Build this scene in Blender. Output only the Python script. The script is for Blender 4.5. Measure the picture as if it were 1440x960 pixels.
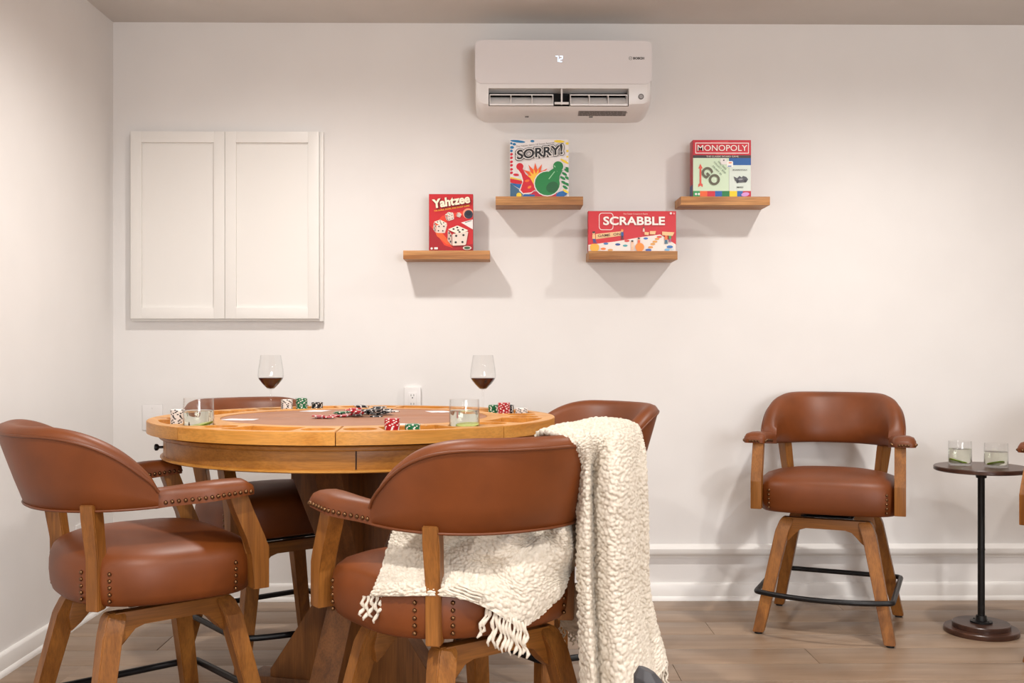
import bpy, bmesh, math, random
import numpy as np
from mathutils import Vector, Matrix, noise as mnoise
random.seed(7)
R = math.radians
for o in list(bpy.data.objects): bpy.data.objects.remove(o)
S = bpy.context.scene
COL = S.collection

# ------------------------------------------------------------------ camera
cam_d = bpy.data.cameras.new('camera'); cam = bpy.data.objects.new('camera', cam_d); COL.objects.link(cam)
cam_d.sensor_width = 36; cam_d.lens = 1480 * 36 / 1440; cam_d.shift_y = 8 / 1440
cam_d.clip_start = 0.05
cam.location = (1.725, -4.70, 1.13); cam.rotation_euler = (R(90), 0, R(-0.6))
S.camera = cam
# ------------------------------------------------------------------ world, lights, exposure
W = bpy.data.worlds.new('world'); S.world = W; W.use_nodes = True
W.node_tree.nodes['Background'].inputs[0].default_value = (1, 1, 1, 1)
W.node_tree.nodes['Background'].inputs[1].default_value = 0.0
S.view_settings.view_transform = 'Standard'; S.view_settings.look = 'None'
S.view_settings.exposure = 0.29; S.view_settings.gamma = 1; S.view_settings.use_curve_mapping = False

def spot(x, y, power, col=(1.0, 0.86, 0.72), z=2.55, size=164, blend=1.0, rad=0.05):
    d = bpy.data.lights.new('ceiling_spot', 'SPOT'); d.energy = power; d.color = col
    d.spot_size = R(size); d.spot_blend = blend; d.shadow_soft_size = rad
    o = bpy.data.objects.new('ceiling_spot', d); o.location = (x, y, z); COL.objects.link(o); return o
WARM = (1.0, 0.962, 0.92)
spot(1.05, -1.15, 92, WARM); spot(3.30, -1.15, 92, WARM)
spot(1.05, -3.6, 165, WARM); spot(3.30, -3.6, 165, WARM)
spot(5.8, -3.6, 80, WARM)
spot(0.95, -6.0, 120, WARM); spot(3.40, -6.0, 120, WARM)
# cool fill light added behind the camera; the wall there has no window
wd = bpy.data.lights.new('cool_fill_light', 'AREA'); wd.energy = 130; wd.color = (0.93, 0.96, 1.0)
wd.shape = 'RECTANGLE'; wd.size = 2.2; wd.size_y = 1.4
wo = bpy.data.objects.new('cool_fill_light', wd); wo.location = (3.6, -8.3, 1.5); wo.rotation_euler = (R(90), 0, 0)
COL.objects.link(wo)

# ------------------------------------------------------------------ materials
def lin(c):
    return tuple(((v / 255) / 12.92 if v / 255 <= 0.04045 else ((v / 255 + 0.055) / 1.055) ** 2.4) for v in c)
def mat(name, rgb, rough=0.5, metal=0.0, spec=0.5, trans=0.0, ior=1.45, emit=None, coat=0.0):
    m = bpy.data.materials.new(name); m.use_nodes = True
    b = m.node_tree.nodes['Principled BSDF']
    b.inputs['Base Color'].default_value = (*lin(rgb), 1); b.inputs['Roughness'].default_value = rough
    b.inputs['Metallic'].default_value = metal; b.inputs['Specular IOR Level'].default_value = spec
    b.inputs['Transmission Weight'].default_value = trans; b.inputs['IOR'].default_value = ior
    b.inputs['Coat Weight'].default_value = coat
    if emit: b.inputs['Emission Color'].default_value = (*lin(emit[0]), 1); b.inputs['Emission Strength'].default_value = emit[1]
    return m
def N(m, t, **kw):
    n = m.node_tree.nodes.new(t)
    for k, v in kw.items(): setattr(n, k, v)
    return n
def mixed(name, c1, c2, scale=(5, 5, 5), detail=4, rough=0.5, bump=0.1, bscale=60, dist=0.0, spec=0.5, lo=0.35, hi=0.65, rand=True, bdist=0.002, coat=0, fine=None):
    """noise mottled surface, optionally stretched into a grain"""
    m = mat(name, c1, rough, spec=spec, coat=coat); nt = m.node_tree; L = nt.links.new; b = nt.nodes['Principled BSDF']
    tc = N(m, 'ShaderNodeTexCoord'); mp = N(m, 'ShaderNodeMapping'); mp.inputs['Scale'].default_value = scale
    oi = N(m, 'ShaderNodeObjectInfo'); mul = N(m, 'ShaderNodeMath', operation='MULTIPLY'); mul.inputs[1].default_value = 17.0 if rand else 0
    L(oi.outputs['Random'], mul.inputs[0]); cx = N(m, 'ShaderNodeCombineXYZ')
    for i in range(3): L(mul.outputs[0], cx.inputs[i])
    L(tc.outputs['Object'], mp.inputs['Vector']); L(cx.outputs[0], mp.inputs['Location'])
    n1 = N(m, 'ShaderNodeTexNoise'); n1.inputs['Scale'].default_value = 1; n1.inputs['Detail'].default_value = detail
    n1.inputs['Distortion'].default_value = dist; L(mp.outputs[0], n1.inputs['Vector'])
    cr = N(m, 'ShaderNodeValToRGB'); cr.color_ramp.elements[0].position = lo; cr.color_ramp.elements[1].position = hi
    cr.color_ramp.elements[0].color = (*lin(c2), 1); cr.color_ramp.elements[1].color = (*lin(c1), 1)
    L(n1.outputs['Fac'], cr.inputs[0]); out = cr.outputs[0]
    if fine:
        mp2 = N(m, 'ShaderNodeMapping'); mp2.inputs['Scale'].default_value = fine[0]; L(tc.outputs['Object'], mp2.inputs['Vector']); L(cx.outputs[0], mp2.inputs['Location'])
        n3 = N(m, 'ShaderNodeTexNoise'); n3.inputs['Scale'].default_value = 1; n3.inputs['Detail'].default_value = 3; L(mp2.outputs[0], n3.inputs['Vector'])
        cr3 = N(m, 'ShaderNodeValToRGB'); cr3.color_ramp.elements[0].position = 0.38; cr3.color_ramp.elements[1].position = 0.58
        k = fine[1]; cr3.color_ramp.elements[0].color = (k, k, k, 1); cr3.color_ramp.elements[1].color = (1, 1, 1, 1); L(n3.outputs['Fac'], cr3.inputs[0])
        mx = N(m, 'ShaderNodeMix', data_type='RGBA', blend_type='MULTIPLY'); mx.inputs[0].default_value = 1
        L(out, mx.inputs[6]); L(cr3.outputs[0], mx.inputs[7]); out = mx.outputs[2]
    if rand:
        mr = N(m, 'ShaderNodeMapRange'); mr.inputs['To Min'].default_value = 0.90; mr.inputs['To Max'].default_value = 1.08; L(oi.outputs['Random'], mr.inputs['Value'])
        vm = N(m, 'ShaderNodeVectorMath', operation='SCALE'); L(out, vm.inputs[0]); L(mr.outputs[0], vm.inputs['Scale']); out = vm.outputs[0]
    L(out, b.inputs['Base Color'])
    if bump:
        bp = N(m, 'ShaderNodeBump'); bp.inputs['Strength'].default_value = bump; bp.inputs['Distance'].default_value = bdist
        n2 = N(m, 'ShaderNodeTexNoise'); n2.inputs['Scale'].default_value = bscale; n2.inputs['Detail'].default_value = 3
        if fine: L(n3.outputs['Fac'], bp.inputs['Height'])
        else: L(tc.outputs['Object'], n2.inputs['Vector']); L(n2.outputs['Fac'], bp.inputs['Height'])
        L(bp.outputs[0], b.inputs['Normal'])
    return m
OAK, OAK2 = (152, 97, 40), (115, 68, 24)
def oak(name, axis, c1=OAK, c2=OAK2, rough=0.42, k=0.80):
    s = [26, 26, 26]; s[axis] = 2.2; f = [260, 260, 260]; f[axis] = 9
    return mixed(name, c1, c2, s, 3, rough, 0.25, fine=(f, k), dist=0.6, lo=0.3, hi=0.7, bdist=0.001)
M = {}
M['wall'] = mixed('wall_paint', (232, 229, 226), (229, 226, 223), (3, 3, 3), 3, 0.75, 0.08, 120, spec=0.3, rand=False)
M['ceiling'] = mixed('ceiling_paint', (214, 210, 206), (210, 206, 202), (3, 3, 3), 3, 0.9, 0.05, 90, spec=0.2, rand=False)
M['trim'] = mat('white_trim_paint', (233, 230, 226), 0.35)
M['cab'] = mat('white_cabinet_paint', (232, 229, 224), 0.4)
M['plank'] = mixed('pale_oak_floor', (158, 134, 112), (138, 114, 93), (1.6, 16, 16), 4, 0.36, 0.12, fine=((6, 170, 170), 0.88), dist=0.8, lo=0.3, hi=0.7, bdist=0.0008, spec=0.5)
M['gap'] = mat('dark_joint_and_shade', (70, 52, 40), 0.8)  # floor joints, and painted shade under the table rim
M['leather'] = mixed('cognac_leather', (117, 58, 17), (96, 46, 10), (7, 7, 7), 4, 0.47, 0.12, 420, spec=0.5, lo=0.25, hi=0.75, bdist=0.0012)
M['leather_pipe'] = mat('cognac_leather_welt', (100, 50, 18), 0.45)
M['felt'] = mixed('tan_leather_top', (166, 116, 86), (154, 104, 76), (9, 9, 9), 4, 0.5, 0.1, 300, lo=0.3, hi=0.7, bdist=0.001)
M['oak_z'] = oak('golden_oak_upright', 2); M['oak_x'] = oak('golden_oak_crosswise', 0)
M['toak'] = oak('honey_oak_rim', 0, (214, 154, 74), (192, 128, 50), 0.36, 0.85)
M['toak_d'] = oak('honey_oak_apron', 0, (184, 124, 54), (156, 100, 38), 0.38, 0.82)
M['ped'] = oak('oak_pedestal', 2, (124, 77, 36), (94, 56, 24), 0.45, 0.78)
M['shelf'] = oak('oak_shelf', 0, (206, 152, 94), (160, 104, 56), 0.5, 0.72)
M['black'] = mat('black_metal', (24, 23, 24), 0.4, 0.3)
M['blackmat'] = mat('black_plastic', (20, 20, 20), 0.6)
M['brass'] = mat('antique_brass_nail', (112, 82, 56), 0.30, 0.95)
M['walnut'] = oak('dark_walnut', 0, (84, 54, 40), (58, 36, 28), 0.3, 0.85)
M['white'] = mat('white_plastic', (232, 229, 227), 0.32)
M['acpanel'] = mat('glossy_white_plastic', (230, 226, 226), 0.25)
M['dark'] = mat('dark_recess', (22, 20, 20), 0.8)
M['grey'] = mat('grey_print', (110, 106, 104), 0.6)
M['led'] = mat('display_led', (235, 245, 255), 0.5, emit=((190, 225, 255), 1.3))
M['wine'] = mat('red_wine', (54, 6, 18), 0.25, spec=0.15)
M['water'] = mat('clear_drink', (236, 238, 226), 0.0, trans=1.0, ior=1.33)
M['lime_rind'] = mat('lime_rind', (128, 158, 40), 0.4)
M['lime'] = mixed('lime_flesh', (226, 236, 160), (200, 216, 120), (200, 200, 200), 3, 0.3, 0.1, 400)
M['card'] = mat('playing_card_back', (222, 220, 224), 0.35)
M['rubber'] = mixed('dark_grey_rubber', (62, 61, 64), (54, 53, 56), (40, 40, 40), 3, 0.5, 0.1, 300)
for n, c in dict(red=(176, 18, 34), green=(14, 112, 70), blk=(28, 30, 34), wht=(236, 232, 228), navy=(40, 52, 92)).items():
    M['chip_' + n] = mat('chip_' + n, c, 0.35)
def glass():
    m = bpy.data.materials.new('clear_glass'); m.use_nodes = True; nt = m.node_tree; nt.nodes.clear(); L = nt.links.new
    o = N(m, 'ShaderNodeOutputMaterial'); mx = N(m, 'ShaderNodeMixShader'); t = N(m, 'ShaderNodeBsdfTransparent'); g = N(m, 'ShaderNodeBsdfGlossy')
    t.inputs[0].default_value = (0.99, 0.992, 0.991, 1); g.inputs['Roughness'].default_value = 0.02
    fr = N(m, 'ShaderNodeLayerWeight'); fr.inputs['Blend'].default_value = 0.5; pw_ = N(m, 'ShaderNodeMath', operation='POWER'); pw_.inputs[1].default_value = 4.5; ma = N(m, 'ShaderNodeMath', operation='MULTIPLY_ADD'); ma.inputs[1].default_value = 0.75; ma.inputs[2].default_value = 0.035; L(fr.outputs['Facing'], pw_.inputs[0]); L(pw_.outputs[0], ma.inputs[0])
    L(ma.outputs[0], mx.inputs[0]); L(t.outputs[0], mx.inputs[1]); L(g.outputs[0], mx.inputs[2]); L(mx.outputs[0], o.inputs[0])
    return m
M['glass'] = glass()
M['yarn'] = mixed('cream_boucle_yarn', (234, 225, 211), (214, 203, 186), (90, 90, 90), 4, 0.95, 0.7, 700, spec=0.1, lo=0.3, hi=0.7, rand=False, bdist=0.004)

# ------------------------------------------------------------------ mesh helpers
def mesh_of(bm, name, mats, smooth=True, angle=35):
    me = bpy.data.meshes.new(name); bmesh.ops.recalc_face_normals(bm, faces=bm.faces); bm.to_mesh(me); bm.free()
    for m in (mats if isinstance(mats, (list, tuple)) else [mats]): me.materials.append(m)
    if smooth:
        me.polygons.foreach_set('use_smooth', [True] * len(me.polygons)); me.set_sharp_from_angle(angle=R(angle))
    return me
def obj(name, bm, m, parent=None, loc=(0, 0, 0), rz=0, smooth=True, angle=35):
    me = bm if isinstance(bm, bpy.types.Mesh) else mesh_of(bm, name, m, smooth, angle)
    o = bpy.data.objects.new(name, me); COL.objects.link(o); o.location = loc; o.rotation_euler = (0, 0, rz)
    if parent: o.parent = parent
    return o
def tag(o, label, cat, group=None):
    o['label'] = label; o['category'] = cat
    if group: o['group'] = group
    return o
def thing(name, label, cat, loc=(0, 0, 0), rz=0, group=None):
    o = bpy.data.objects.new(name, None); COL.objects.link(o); o.empty_display_size = 0.1
    o.location = loc; o.rotation_euler = (0, 0, rz); return tag(o, label, cat, group)
def struct(name, bm, m, parent=None, **k):
    o = obj(name, bm, m, parent, **k); o['kind'] = 'structure'; return o
def box(bm, x0, x1, y0, y1, z0, z1, bev=0, mi=0, mtx=None):
    vs = [bm.verts.new((x, y, z)) for x in (x0, x1) for y in (y0, y1) for z in (z0, z1)]
    fs = [bm.faces.new([vs[i] for i in q]) for q in ((0, 1, 3, 2), (4, 6, 7, 5), (0, 4, 5, 1), (2, 3, 7, 6), (0, 2, 6, 4), (1, 5, 7, 3))]
    for f in fs: f.material_index = mi
    if mtx: bmesh.ops.transform(bm, matrix=mtx, verts=vs)
    if bev: bmesh.ops.bevel(bm, geom=list({e for f in fs for e in f.edges}), offset=bev, segments=2, affect='EDGES', profile=0.6)
    return bm
def nb(): return bmesh.new()
def prism(bm, pts, axis, a, b, bev=0, mi=0):
    """extrude a 2D polygon along an axis (0:x,1:y,2:z)"""
    def P(p, t): return {0: (t, p[0], p[1]), 1: (p[0], t, p[1]), 2: (p[0], p[1], t)}[axis]
    A = [bm.verts.new(P(p, a)) for p in pts]; B = [bm.verts.new(P(p, b)) for p in pts]; n = len(pts)
    fs = [bm.faces.new(A), bm.faces.new(B[::-1])] + [bm.faces.new((A[i], B[i], B[(i + 1) % n], A[(i + 1) % n])) for i in range(n)]
    for f in fs: f.material_index = mi
    if bev: bmesh.ops.bevel(bm, geom=list({e for f in fs for e in f.edges}), offset=bev, segments=2, affect='EDGES', profile=0.6)
    return bm
def loft(bm, rings, closed=True, cap=True, mi=0):
    V = [[bm.verts.new(p) for p in r] for r in rings]; n = len(rings[0])
    for a, b in zip(V, V[1:]):
        for i in range(n if closed else n - 1):
            j = (i + 1) % n; f = bm.faces.new((a[i], a[j], b[j], b[i])); f.material_index = mi
    if cap:
        for r in (V[0], V[-1]):
            f = bm.faces.new(r); f.material_index = mi
    return bm
def lathe(bm, prof, seg=40, c=(0, 0, 0), mi=0):
    rings = []; vs = []
    for r, z in prof:
        if r < 1e-6: vs.append([bm.verts.new((c[0], c[1], c[2] + z))])
        else: vs.append([bm.verts.new((c[0] + r * math.cos(2 * math.pi * i / seg), c[1] + r * math.sin(2 * math.pi * i / seg), c[2] + z)) for i in range(seg)])
    for a, b in zip(vs, vs[1:]):
        for i in range(seg):
            j = (i + 1) % seg
            if len(a) == 1 and len(b) == 1: continue
            if len(a) == 1: f = bm.faces.new((a[0], b[i], b[j]))
            elif len(b) == 1: f = bm.faces.new((a[i], a[j], b[0]))
            else: f = bm.faces.new((a[i], a[j], b[j], b[i]))
            f.material_index = mi
    return bm
def tube(bm, pts, r, seg=8, closed=False, mi=0, flat=1.0, cap=True):
    P = [Vector(p) for p in pts]; n = len(P); rings = []; up = Vector((0, 0, 1))
    rr = r if isinstance(r, (list, tuple)) else [r] * n; prev = None
    for i in range(n):
        t = (P[(i + 1) % n] - P[i - 1]) if closed else (P[min(i + 1, n - 1)] - P[max(i - 1, 0)])
        t.normalize()
        if prev is None: a = t.cross(up); a = a if a.length > 0.05 else t.cross(Vector((1, 0, 0)))
        else: a = prev - t * prev.dot(t)
        a.normalize(); prev = a; b = t.cross(a)
        rings.append([P[i] + (a * math.cos(2 * math.pi * k / seg) + b * math.sin(2 * math.pi * k / seg) * flat) * rr[i] for k in range(seg)])
    if closed: rings.append(rings[0]); cap = False
    loft(bm, rings, True, cap)
    if closed: bmesh.ops.remove_doubles(bm, verts=bm.verts, dist=1e-6)
    return bm
def smooth01(a, b, x):
    t = min(1, max(0, (x - a) / (b - a))); return t * t * (3 - 2 * t)
def catmull(P, n):
    P = np.array(P, float); k = len(P); out = []
    for u in np.linspace(0, k - 1, n):
        i = min(int(u), k - 2); t = u - i
        p0, p1, p2, p3 = P[max(i - 1, 0)], P[i], P[i + 1], P[min(i + 2, k - 1)]
        out.append(0.5 * ((2 * p1) + (-p0 + p2) * t + (2 * p0 - 5 * p1 + 4 * p2 - p3) * t * t + (-p0 + 3 * p1 - 3 * p2 + p3) * t ** 3))
    return np.array(out)
def text_mesh(txt, size, offset=0.0, shear=0.0, spacing=1.0, width=None, height=None, extrude=0.0):
    """flat lettering centred on the origin, reading along +x, up = +y"""
    c = bpy.data.curves.new('t', 'FONT'); c.body = txt; c.size = size; c.offset = offset; c.shear = shear; c.space_character = spacing
    c.align_x = 'CENTER'; c.align_y = 'CENTER'; c.extrude = extrude; c.resolution_u = 4
    o = bpy.data.objects.new('t', c); COL.objects.link(o); dg = bpy.context.evaluated_depsgraph_get()
    me = bpy.data.meshes.new_from_object(o.evaluated_get(dg)); bpy.data.objects.remove(o); bpy.data.curves.remove(c)
    xs = [v.co.x for v in me.vertices]; ys = [v.co.y for v in me.vertices]
    cx, cy = (min(xs) + max(xs)) / 2, (min(ys) + max(ys)) / 2
    sx = width / (max(xs) - min(xs)) if width else 1; sy = height / (max(ys) - min(ys)) if height else (sx if width else 1)
    for v in me.vertices: v.co.x = (v.co.x - cx) * sx; v.co.y = (v.co.y - cy) * sy
    return me

# ------------------------------------------------------------------ the room
XR, YF, ZC = 6.6, -8.4, 2.575
b = nb(); box(b, -0.12, XR + 0.12, 0, 0.12, -0.1, ZC + 0.1); struct('wall_back', b, M['wall'])
b = nb(); box(b, -0.12, 0, YF, 0, -0.1, ZC + 0.1); struct('wall_left', b, M['wall'])
b = nb(); box(b, XR, XR + 0.12, YF, 0, -0.1, ZC + 0.1); struct('wall_right', b, M['wall'])
b = nb(); box(b, -0.12, XR + 0.12, YF - 0.12, YF, -0.1, ZC + 0.1); struct('wall_front', b, M['wall'])
b = nb(); box(b, -0.12, XR + 0.12, YF - 0.12, 0.12, ZC, ZC + 0.1); struct('ceiling', b, M['ceiling'])
b = nb(); box(b, -0.12, XR + 0.12, YF - 0.12, 0.12, -0.1, -0.012); fl = struct('floor', b, M['gap'])
rng = random.Random(3); pw = 0.19; row = 0; y = 0.0; far = nb()
plank_mesh = {}
while y > YF:
    x = -0.02 - rng.random() * 1.6
    while x < XR:
        ln = rng.choice((1.5, 1.8, 2.1)); x0, x1 = max(x, 0.0), min(x + ln, XR)
        if x1 - x0 > 0.05:
            yy0 = max(y - pw, YF)
            if y > -3.3 and x0 < 5.0:
                key = (round(x1 - x0, 2), round(y - yy0, 3))
                if key not in plank_mesh:
                    b = nb(); box(b, 0.0008, key[0] - 0.0008, 0.0008, key[1] - 0.0008, -0.012, 0, 0.0012); plank_mesh[key] = mesh_of(b, 'floor_plank', M['plank'])
                obj('floor_plank', plank_mesh[key], None, fl, (x0, yy0, 0))
            else: box(far, x0 + 0.0008, x1 - 0.0008, yy0 + 0.0008, y - 0.0008, -0.012, 0)
        x += ln
    y -= pw; row += 1
o = obj('far_planks', far, M['plank'], fl); o['kind'] = 'stuff'
# baseboards
def baseprof(h, t):      # (depth from wall, z)
    return [(0, 0), (0.022, 0), (0.022, 0.008), (0.017, 0.018), (t, 0.020), (t, h - 0.012), (t - 0.003, h - 0.004), (0.006, h), (0, h)]
b = nb(); prism(b, [(-d, z) for d, z in baseprof(0.078, 0.014)], 0, 0.0, XR); struct('baseboard_back', b, M['trim'])
b = nb(); prism(b, [(d, z) for d, z in baseprof(0.078, 0.014)], 1, YF, -0.022); struct('baseboard_left', b, M['trim'])
b = nb(); prism(b, [(XR - d, z) for d, z in baseprof(0.078, 0.014)], 1, YF, 0); struct('baseboard_right', b, M['trim'])
b = nb(); prism(b, [(-0.0, 0.19), (-0.008, 0.19), (-0.010, 0.198), (-0.022, 0.205), (-0.026, 0.213), (-0.026, 0.232), (-0.018, 0.240), (-0.006, 0.248), (0, 0.25)], 0, 1.98, XR); struct('trim_1', b, M['trim'])

# ------------------------------------------------------------------ swivel armchairs
def plan(t):
    s, c = math.sin(t), math.cos(t)
    return Vector((0.282 * math.copysign(abs(s) ** 0.86, s), -0.035 + 0.343 * math.copysign(abs(c) ** 0.9, c), 0))
def pnorm(t):
    d = plan(t + 0.01) - plan(t - 0.01); n = Vector((-d.y, d.x, 0)); n.normalize()
    return n if n.dot(plan(t) - Vector((0, -0.03, 0))) > 0 else -n
TM = 1.34
def shell_w(t):
    q = min(1, max(0, (abs(t) - 0.42) / (TM - 0.42))); return (1 - q ** 2.3) ** 0.80 if q < 1 else 0.0
def shell_par(t):
    w = shell_w(t); zb = 0.726 - 0.006 * w; zt = 0.776 + 0.159 * w
    return w, zb, zt, 0.006 + 0.060 * w * (0.35 + 0.65 * math.cos(t) ** 2)
def shell_ring(t):
    w, zb, zt, ln = shell_par(t); p = plan(t); n = pnorm(t); h = zt - zb; q = min(1, h / 0.12); th = 0.050 + 0.012 * w
    prof = [(0, zb + 0.004), (ln * 0.35, zb + h * 0.3), (ln * 0.72, zb + h * 0.62), (ln, zt - 0.026 * q), (ln + 0.001, zt - 0.018 * q), (ln - 0.008, zt - 0.006 * q), (ln - 0.024, zt), (ln - 0.044, zt - 0.006 * q),
            (ln - 0.062, zt - 0.026 * q), (ln * 0.6 - th - 0.004, zt - h * 0.42), (ln * 0.3 - th - 0.006, zb + h * 0.35), (-th + 0.004, zb + 0.010), (-th + 0.014, zb), (-0.008, zb)]
    return [p + n * o + Vector((0, 0, z)) for o, z in prof]
def mk_shell():
    b = nb(); loft(b, [shell_ring(-TM + 2 * TM * i / 72) for i in range(73)]); return mesh_of(b, 'backrest', M['leather'], angle=70)
def mk_piping():
    b = nb(); up = []; lo = []
    for i in range(73):
        t = -TM + 2 * TM * i / 72; w, zb, zt, ln = shell_par(t); p = plan(t); n = pnorm(t); q = min(1, (zt - zb) / 0.12)
        up.append(p + n * (ln + 0.001) + Vector((0, 0, zt - 0.024 * q))); lo.append(p + n * 0.001 + Vector((0, 0, zb + 0.003)))
    tube(b, up, 0.0042, 6); tube(b, lo, 0.0036, 6); return mesh_of(b, 'piping', M['leather_pipe'], angle=80)
def arm_ring(u, s):
    """u 0 rear .. 1 front tip"""
    y = 0.062 - 0.245 * u; x = s * (0.247 + 0.034 * smooth01(0, 0.6, u)); wd = 0.026 + 0.018 * smooth01(0.05, 0.6, u)
    zb = 0.724 + 0.022 * min(1, u / 0.9); zt = 0.774 + 0.013 * smooth01(0, 0.7, u)
    e = 1 - smooth01(0.86, 1.0, u); e2 = 0.62 + 0.38 * e; wd *= (0.62 + 0.38 * math.sqrt(max(0, 1 - ((u - 0.86) / 0.14) ** 2)) if u > 0.86 else 1); zt -= 0.016 * (1 - e) ** 1.5
    h = zt - zb
    prof = [(-1, 0.0), (1, 0.0), (1.02, 0.25), (1.0, 0.55), (0.82, 0.84), (0.45, 0.97), (0, 1.0), (-0.45, 0.97), (-0.82, 0.84), (-1.0, 0.55), (-1.02, 0.25)]
    return [Vector((x + a * wd, y, zb + c * h)) for a, c in prof]
def mk_arm(s):
    b = nb(); us = [i / 16 * 0.86 for i in range(17)] + [0.86 + 0.14 * math.sin(k / 6 * math.pi / 2) for k in range(1, 7)]
    loft(b, [arm_ring(u, s) for u in us]); return mesh_of(b, 'armrest', M['leather'], angle=60)
def seat_rad(a):
    c, s = math.cos(a), math.sin(a)   # a measured so that s<0 is the front
    n = 4.4 if s < 0 else 2.35; A = 0.280; B = 0.236 if s < 0 else 0.242
    return (abs(c / A) ** n + abs(s / B) ** n) ** (-1 / n)
def mk_seat():
    b = nb(); prof = [(0.84, 0.476), (0.93, 0.479), (0.965, 0.487), (0.988, 0.505), (1.0, 0.535), (0.997, 0.560), (0.985, 0.580), (0.958, 0.596), (0.90, 0.609), (0.78, 0.621), (0.6, 0.630), (0.4, 0.635), (0.2, 0.638)]
    n = 72; V = []
    for k, z in prof: V.append([b.verts.new((k * seat_rad(2 * math.pi * i / n) * math.cos(2 * math.pi * i / n), k * seat_rad(2 * math.pi * i / n) * math.sin(2 * math.pi * i / n), z)) for i in range(n)])
    for a, c in zip(V, V[1:]):
        for i in range(n): b.faces.new((a[i], a[(i + 1) % n], c[(i + 1) % n], c[i]))
    b.faces.new(V[0]); top = b.verts.new((0, 0, 0.639))
    for i in range(n): b.faces.new((V[-1][i], V[-1][(i + 1) % n], top))
    return mesh_of(b, 'seat', M['leather'], angle=70)
def mk_seat_welt():
    b = nb(); tube(b, [(seat_rad(a) * math.cos(a) * 0.996, seat_rad(a) * math.sin(a) * 0.994, 0.580) for a in [2 * math.pi * i / 72 for i in range(72)]], 0.0022, 5, closed=True)
    return mesh_of(b, 'seat_seam', M['leather_pipe'], angle=80)
def studs(b, pts, r=0.0060):
    for p in pts: bmesh.ops.create_icosphere(b, subdivisions=1, radius=r, matrix=Matrix.Translation(p))
def mk_arm_nails():
    b = nb()
    for s in (-1, 1):
        P = []
        for i in range(15):
            u = 0.10 + 0.84 * i / 14; r = arm_ring(u, s); a = r[2] if s > 0 else r[10]; P.append(a)
            if u > 0.3: P.append(r[10] if s > 0 else r[2])
        e = arm_ring(1.0, s)
        for k in (-0.6, -0.2, 0.2, 0.6): P.append(Vector((sum(v.x for v in e) / len(e) + k * 0.028, e[0].y, e[0].z + 0.008)))
        studs(b, P)
    return mesh_of(b, 'armrest_nailheads', M['brass'], angle=80)
FP = (0.262, -0.205); RP = (0.186, 0.182)   # post positions on the seat
def mk_seat_nails():
    b = nb(); P = []
    for s in (-1, 1):
        for k in range(5):
            z = 0.496 + 0.017 * k
            
            for a in (math.atan2(-0.215, 0.222), math.atan2(-0.148, 0.270)):
                r = seat_rad(a) * 0.997; P.append(Vector((s * r * math.cos(a), r * math.sin(a), z)))
            for da in (-0.155, 0.155):
                a = math.atan2(RP[1], RP[0]) + da; r = seat_rad(a) * 0.997; P.append(Vector((s * r * math.cos(a), r * math.sin(a), z)))
    studs(b, P); return mesh_of(b, 'seat_nailheads', M['brass'], angle=80)
def mk_front_post(s):
    b = nb(); x = s * 0.268
    prism(b, [(-0.166, 0.765), (-0.190, 0.70), (-0.221, 0.630), (-0.234, 0.600), (-0.234, 0.490), (-0.190, 0.490), (-0.188, 0.580), (-0.172, 0.625), (-0.140, 0.70), (-0.116, 0.765)], 0, x - 0.021, x + 0.021, 0.003)
    return mesh_of(b, 'arm_post', M['oak_z'])
def mk_rear_post(s):
    b = nb(); th = math.atan2(RP[1], s * RP[0]); rd = Vector((math.cos(th), math.sin(th), 0)); tg = Vector((-rd.y, rd.x, 0)); rings = []
    for z, off, w, d in ((0.470, 0.002, 0.017, 0.020), (0.60, 0.002, 0.017, 0.022), (0.70, 0.020, 0.019, 0.024), (0.740, 0.026, 0.018, 0.024)):
        c = Vector((s * RP[0], RP[1], z)) + rd * off
        rings.append([c + tg * a * w + rd * q * d for a, q in ((-1, -1), (1, -1), (1, 1), (-1, 1))])
    loft(b, rings); bmesh.ops.bevel(b, geom=b.edges[:], offset=0.0025, segments=2, affect='EDGES'); return mesh_of(b, 'back_post', M['oak_z'])
def mk_leg(sx, sy):
    b = nb(); rings = []
    for z, c, w in ((0.008, 0.245, 0.021), (0.40, 0.165, 0.026), (0.440, 0.150, 0.026), (0.453, 0.145, 0.020)):
        rings.append([Vector((sx * c + a * w, sy * c + q * w * 0.92, z)) for a, q in ((-1, -1), (1, -1), (1, 1), (-1, 1))])
    loft(b, rings); bmesh.ops.bevel(b, geom=b.edges[:], offset=0.0025, segments=2, affect='EDGES'); return mesh_of(b, 'leg', M['oak_z'])
def mk_beam(sy):
    b = nb(); y = sy * 0.148
    prism(b, [(-0.150, 0.453), (0.150, 0.453), (0.165, 0.39), (0.158, 0.350), (0.132, 0.370), (0.100, 0.408), (0.075, 0.416), (-0.075, 0.416), (-0.100, 0.408), (-0.132, 0.370), (-0.158, 0.350), (-0.165, 0.39)], 1, y - 0.018, y + 0.018, 0.002)
    return mesh_of(b, 'crossbeam', M['oak_x'])
def mk_glide(sx, sy):
    b = nb(); lathe(b, [(0, 0), (0.014, 0), (0.015, 0.004), (0.015, 0.010), (0, 0.010)], 16, (sx * 0.246, sy * 0.246, 0)); return mesh_of(b, 'foot_glide', M['blackmat'])
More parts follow.
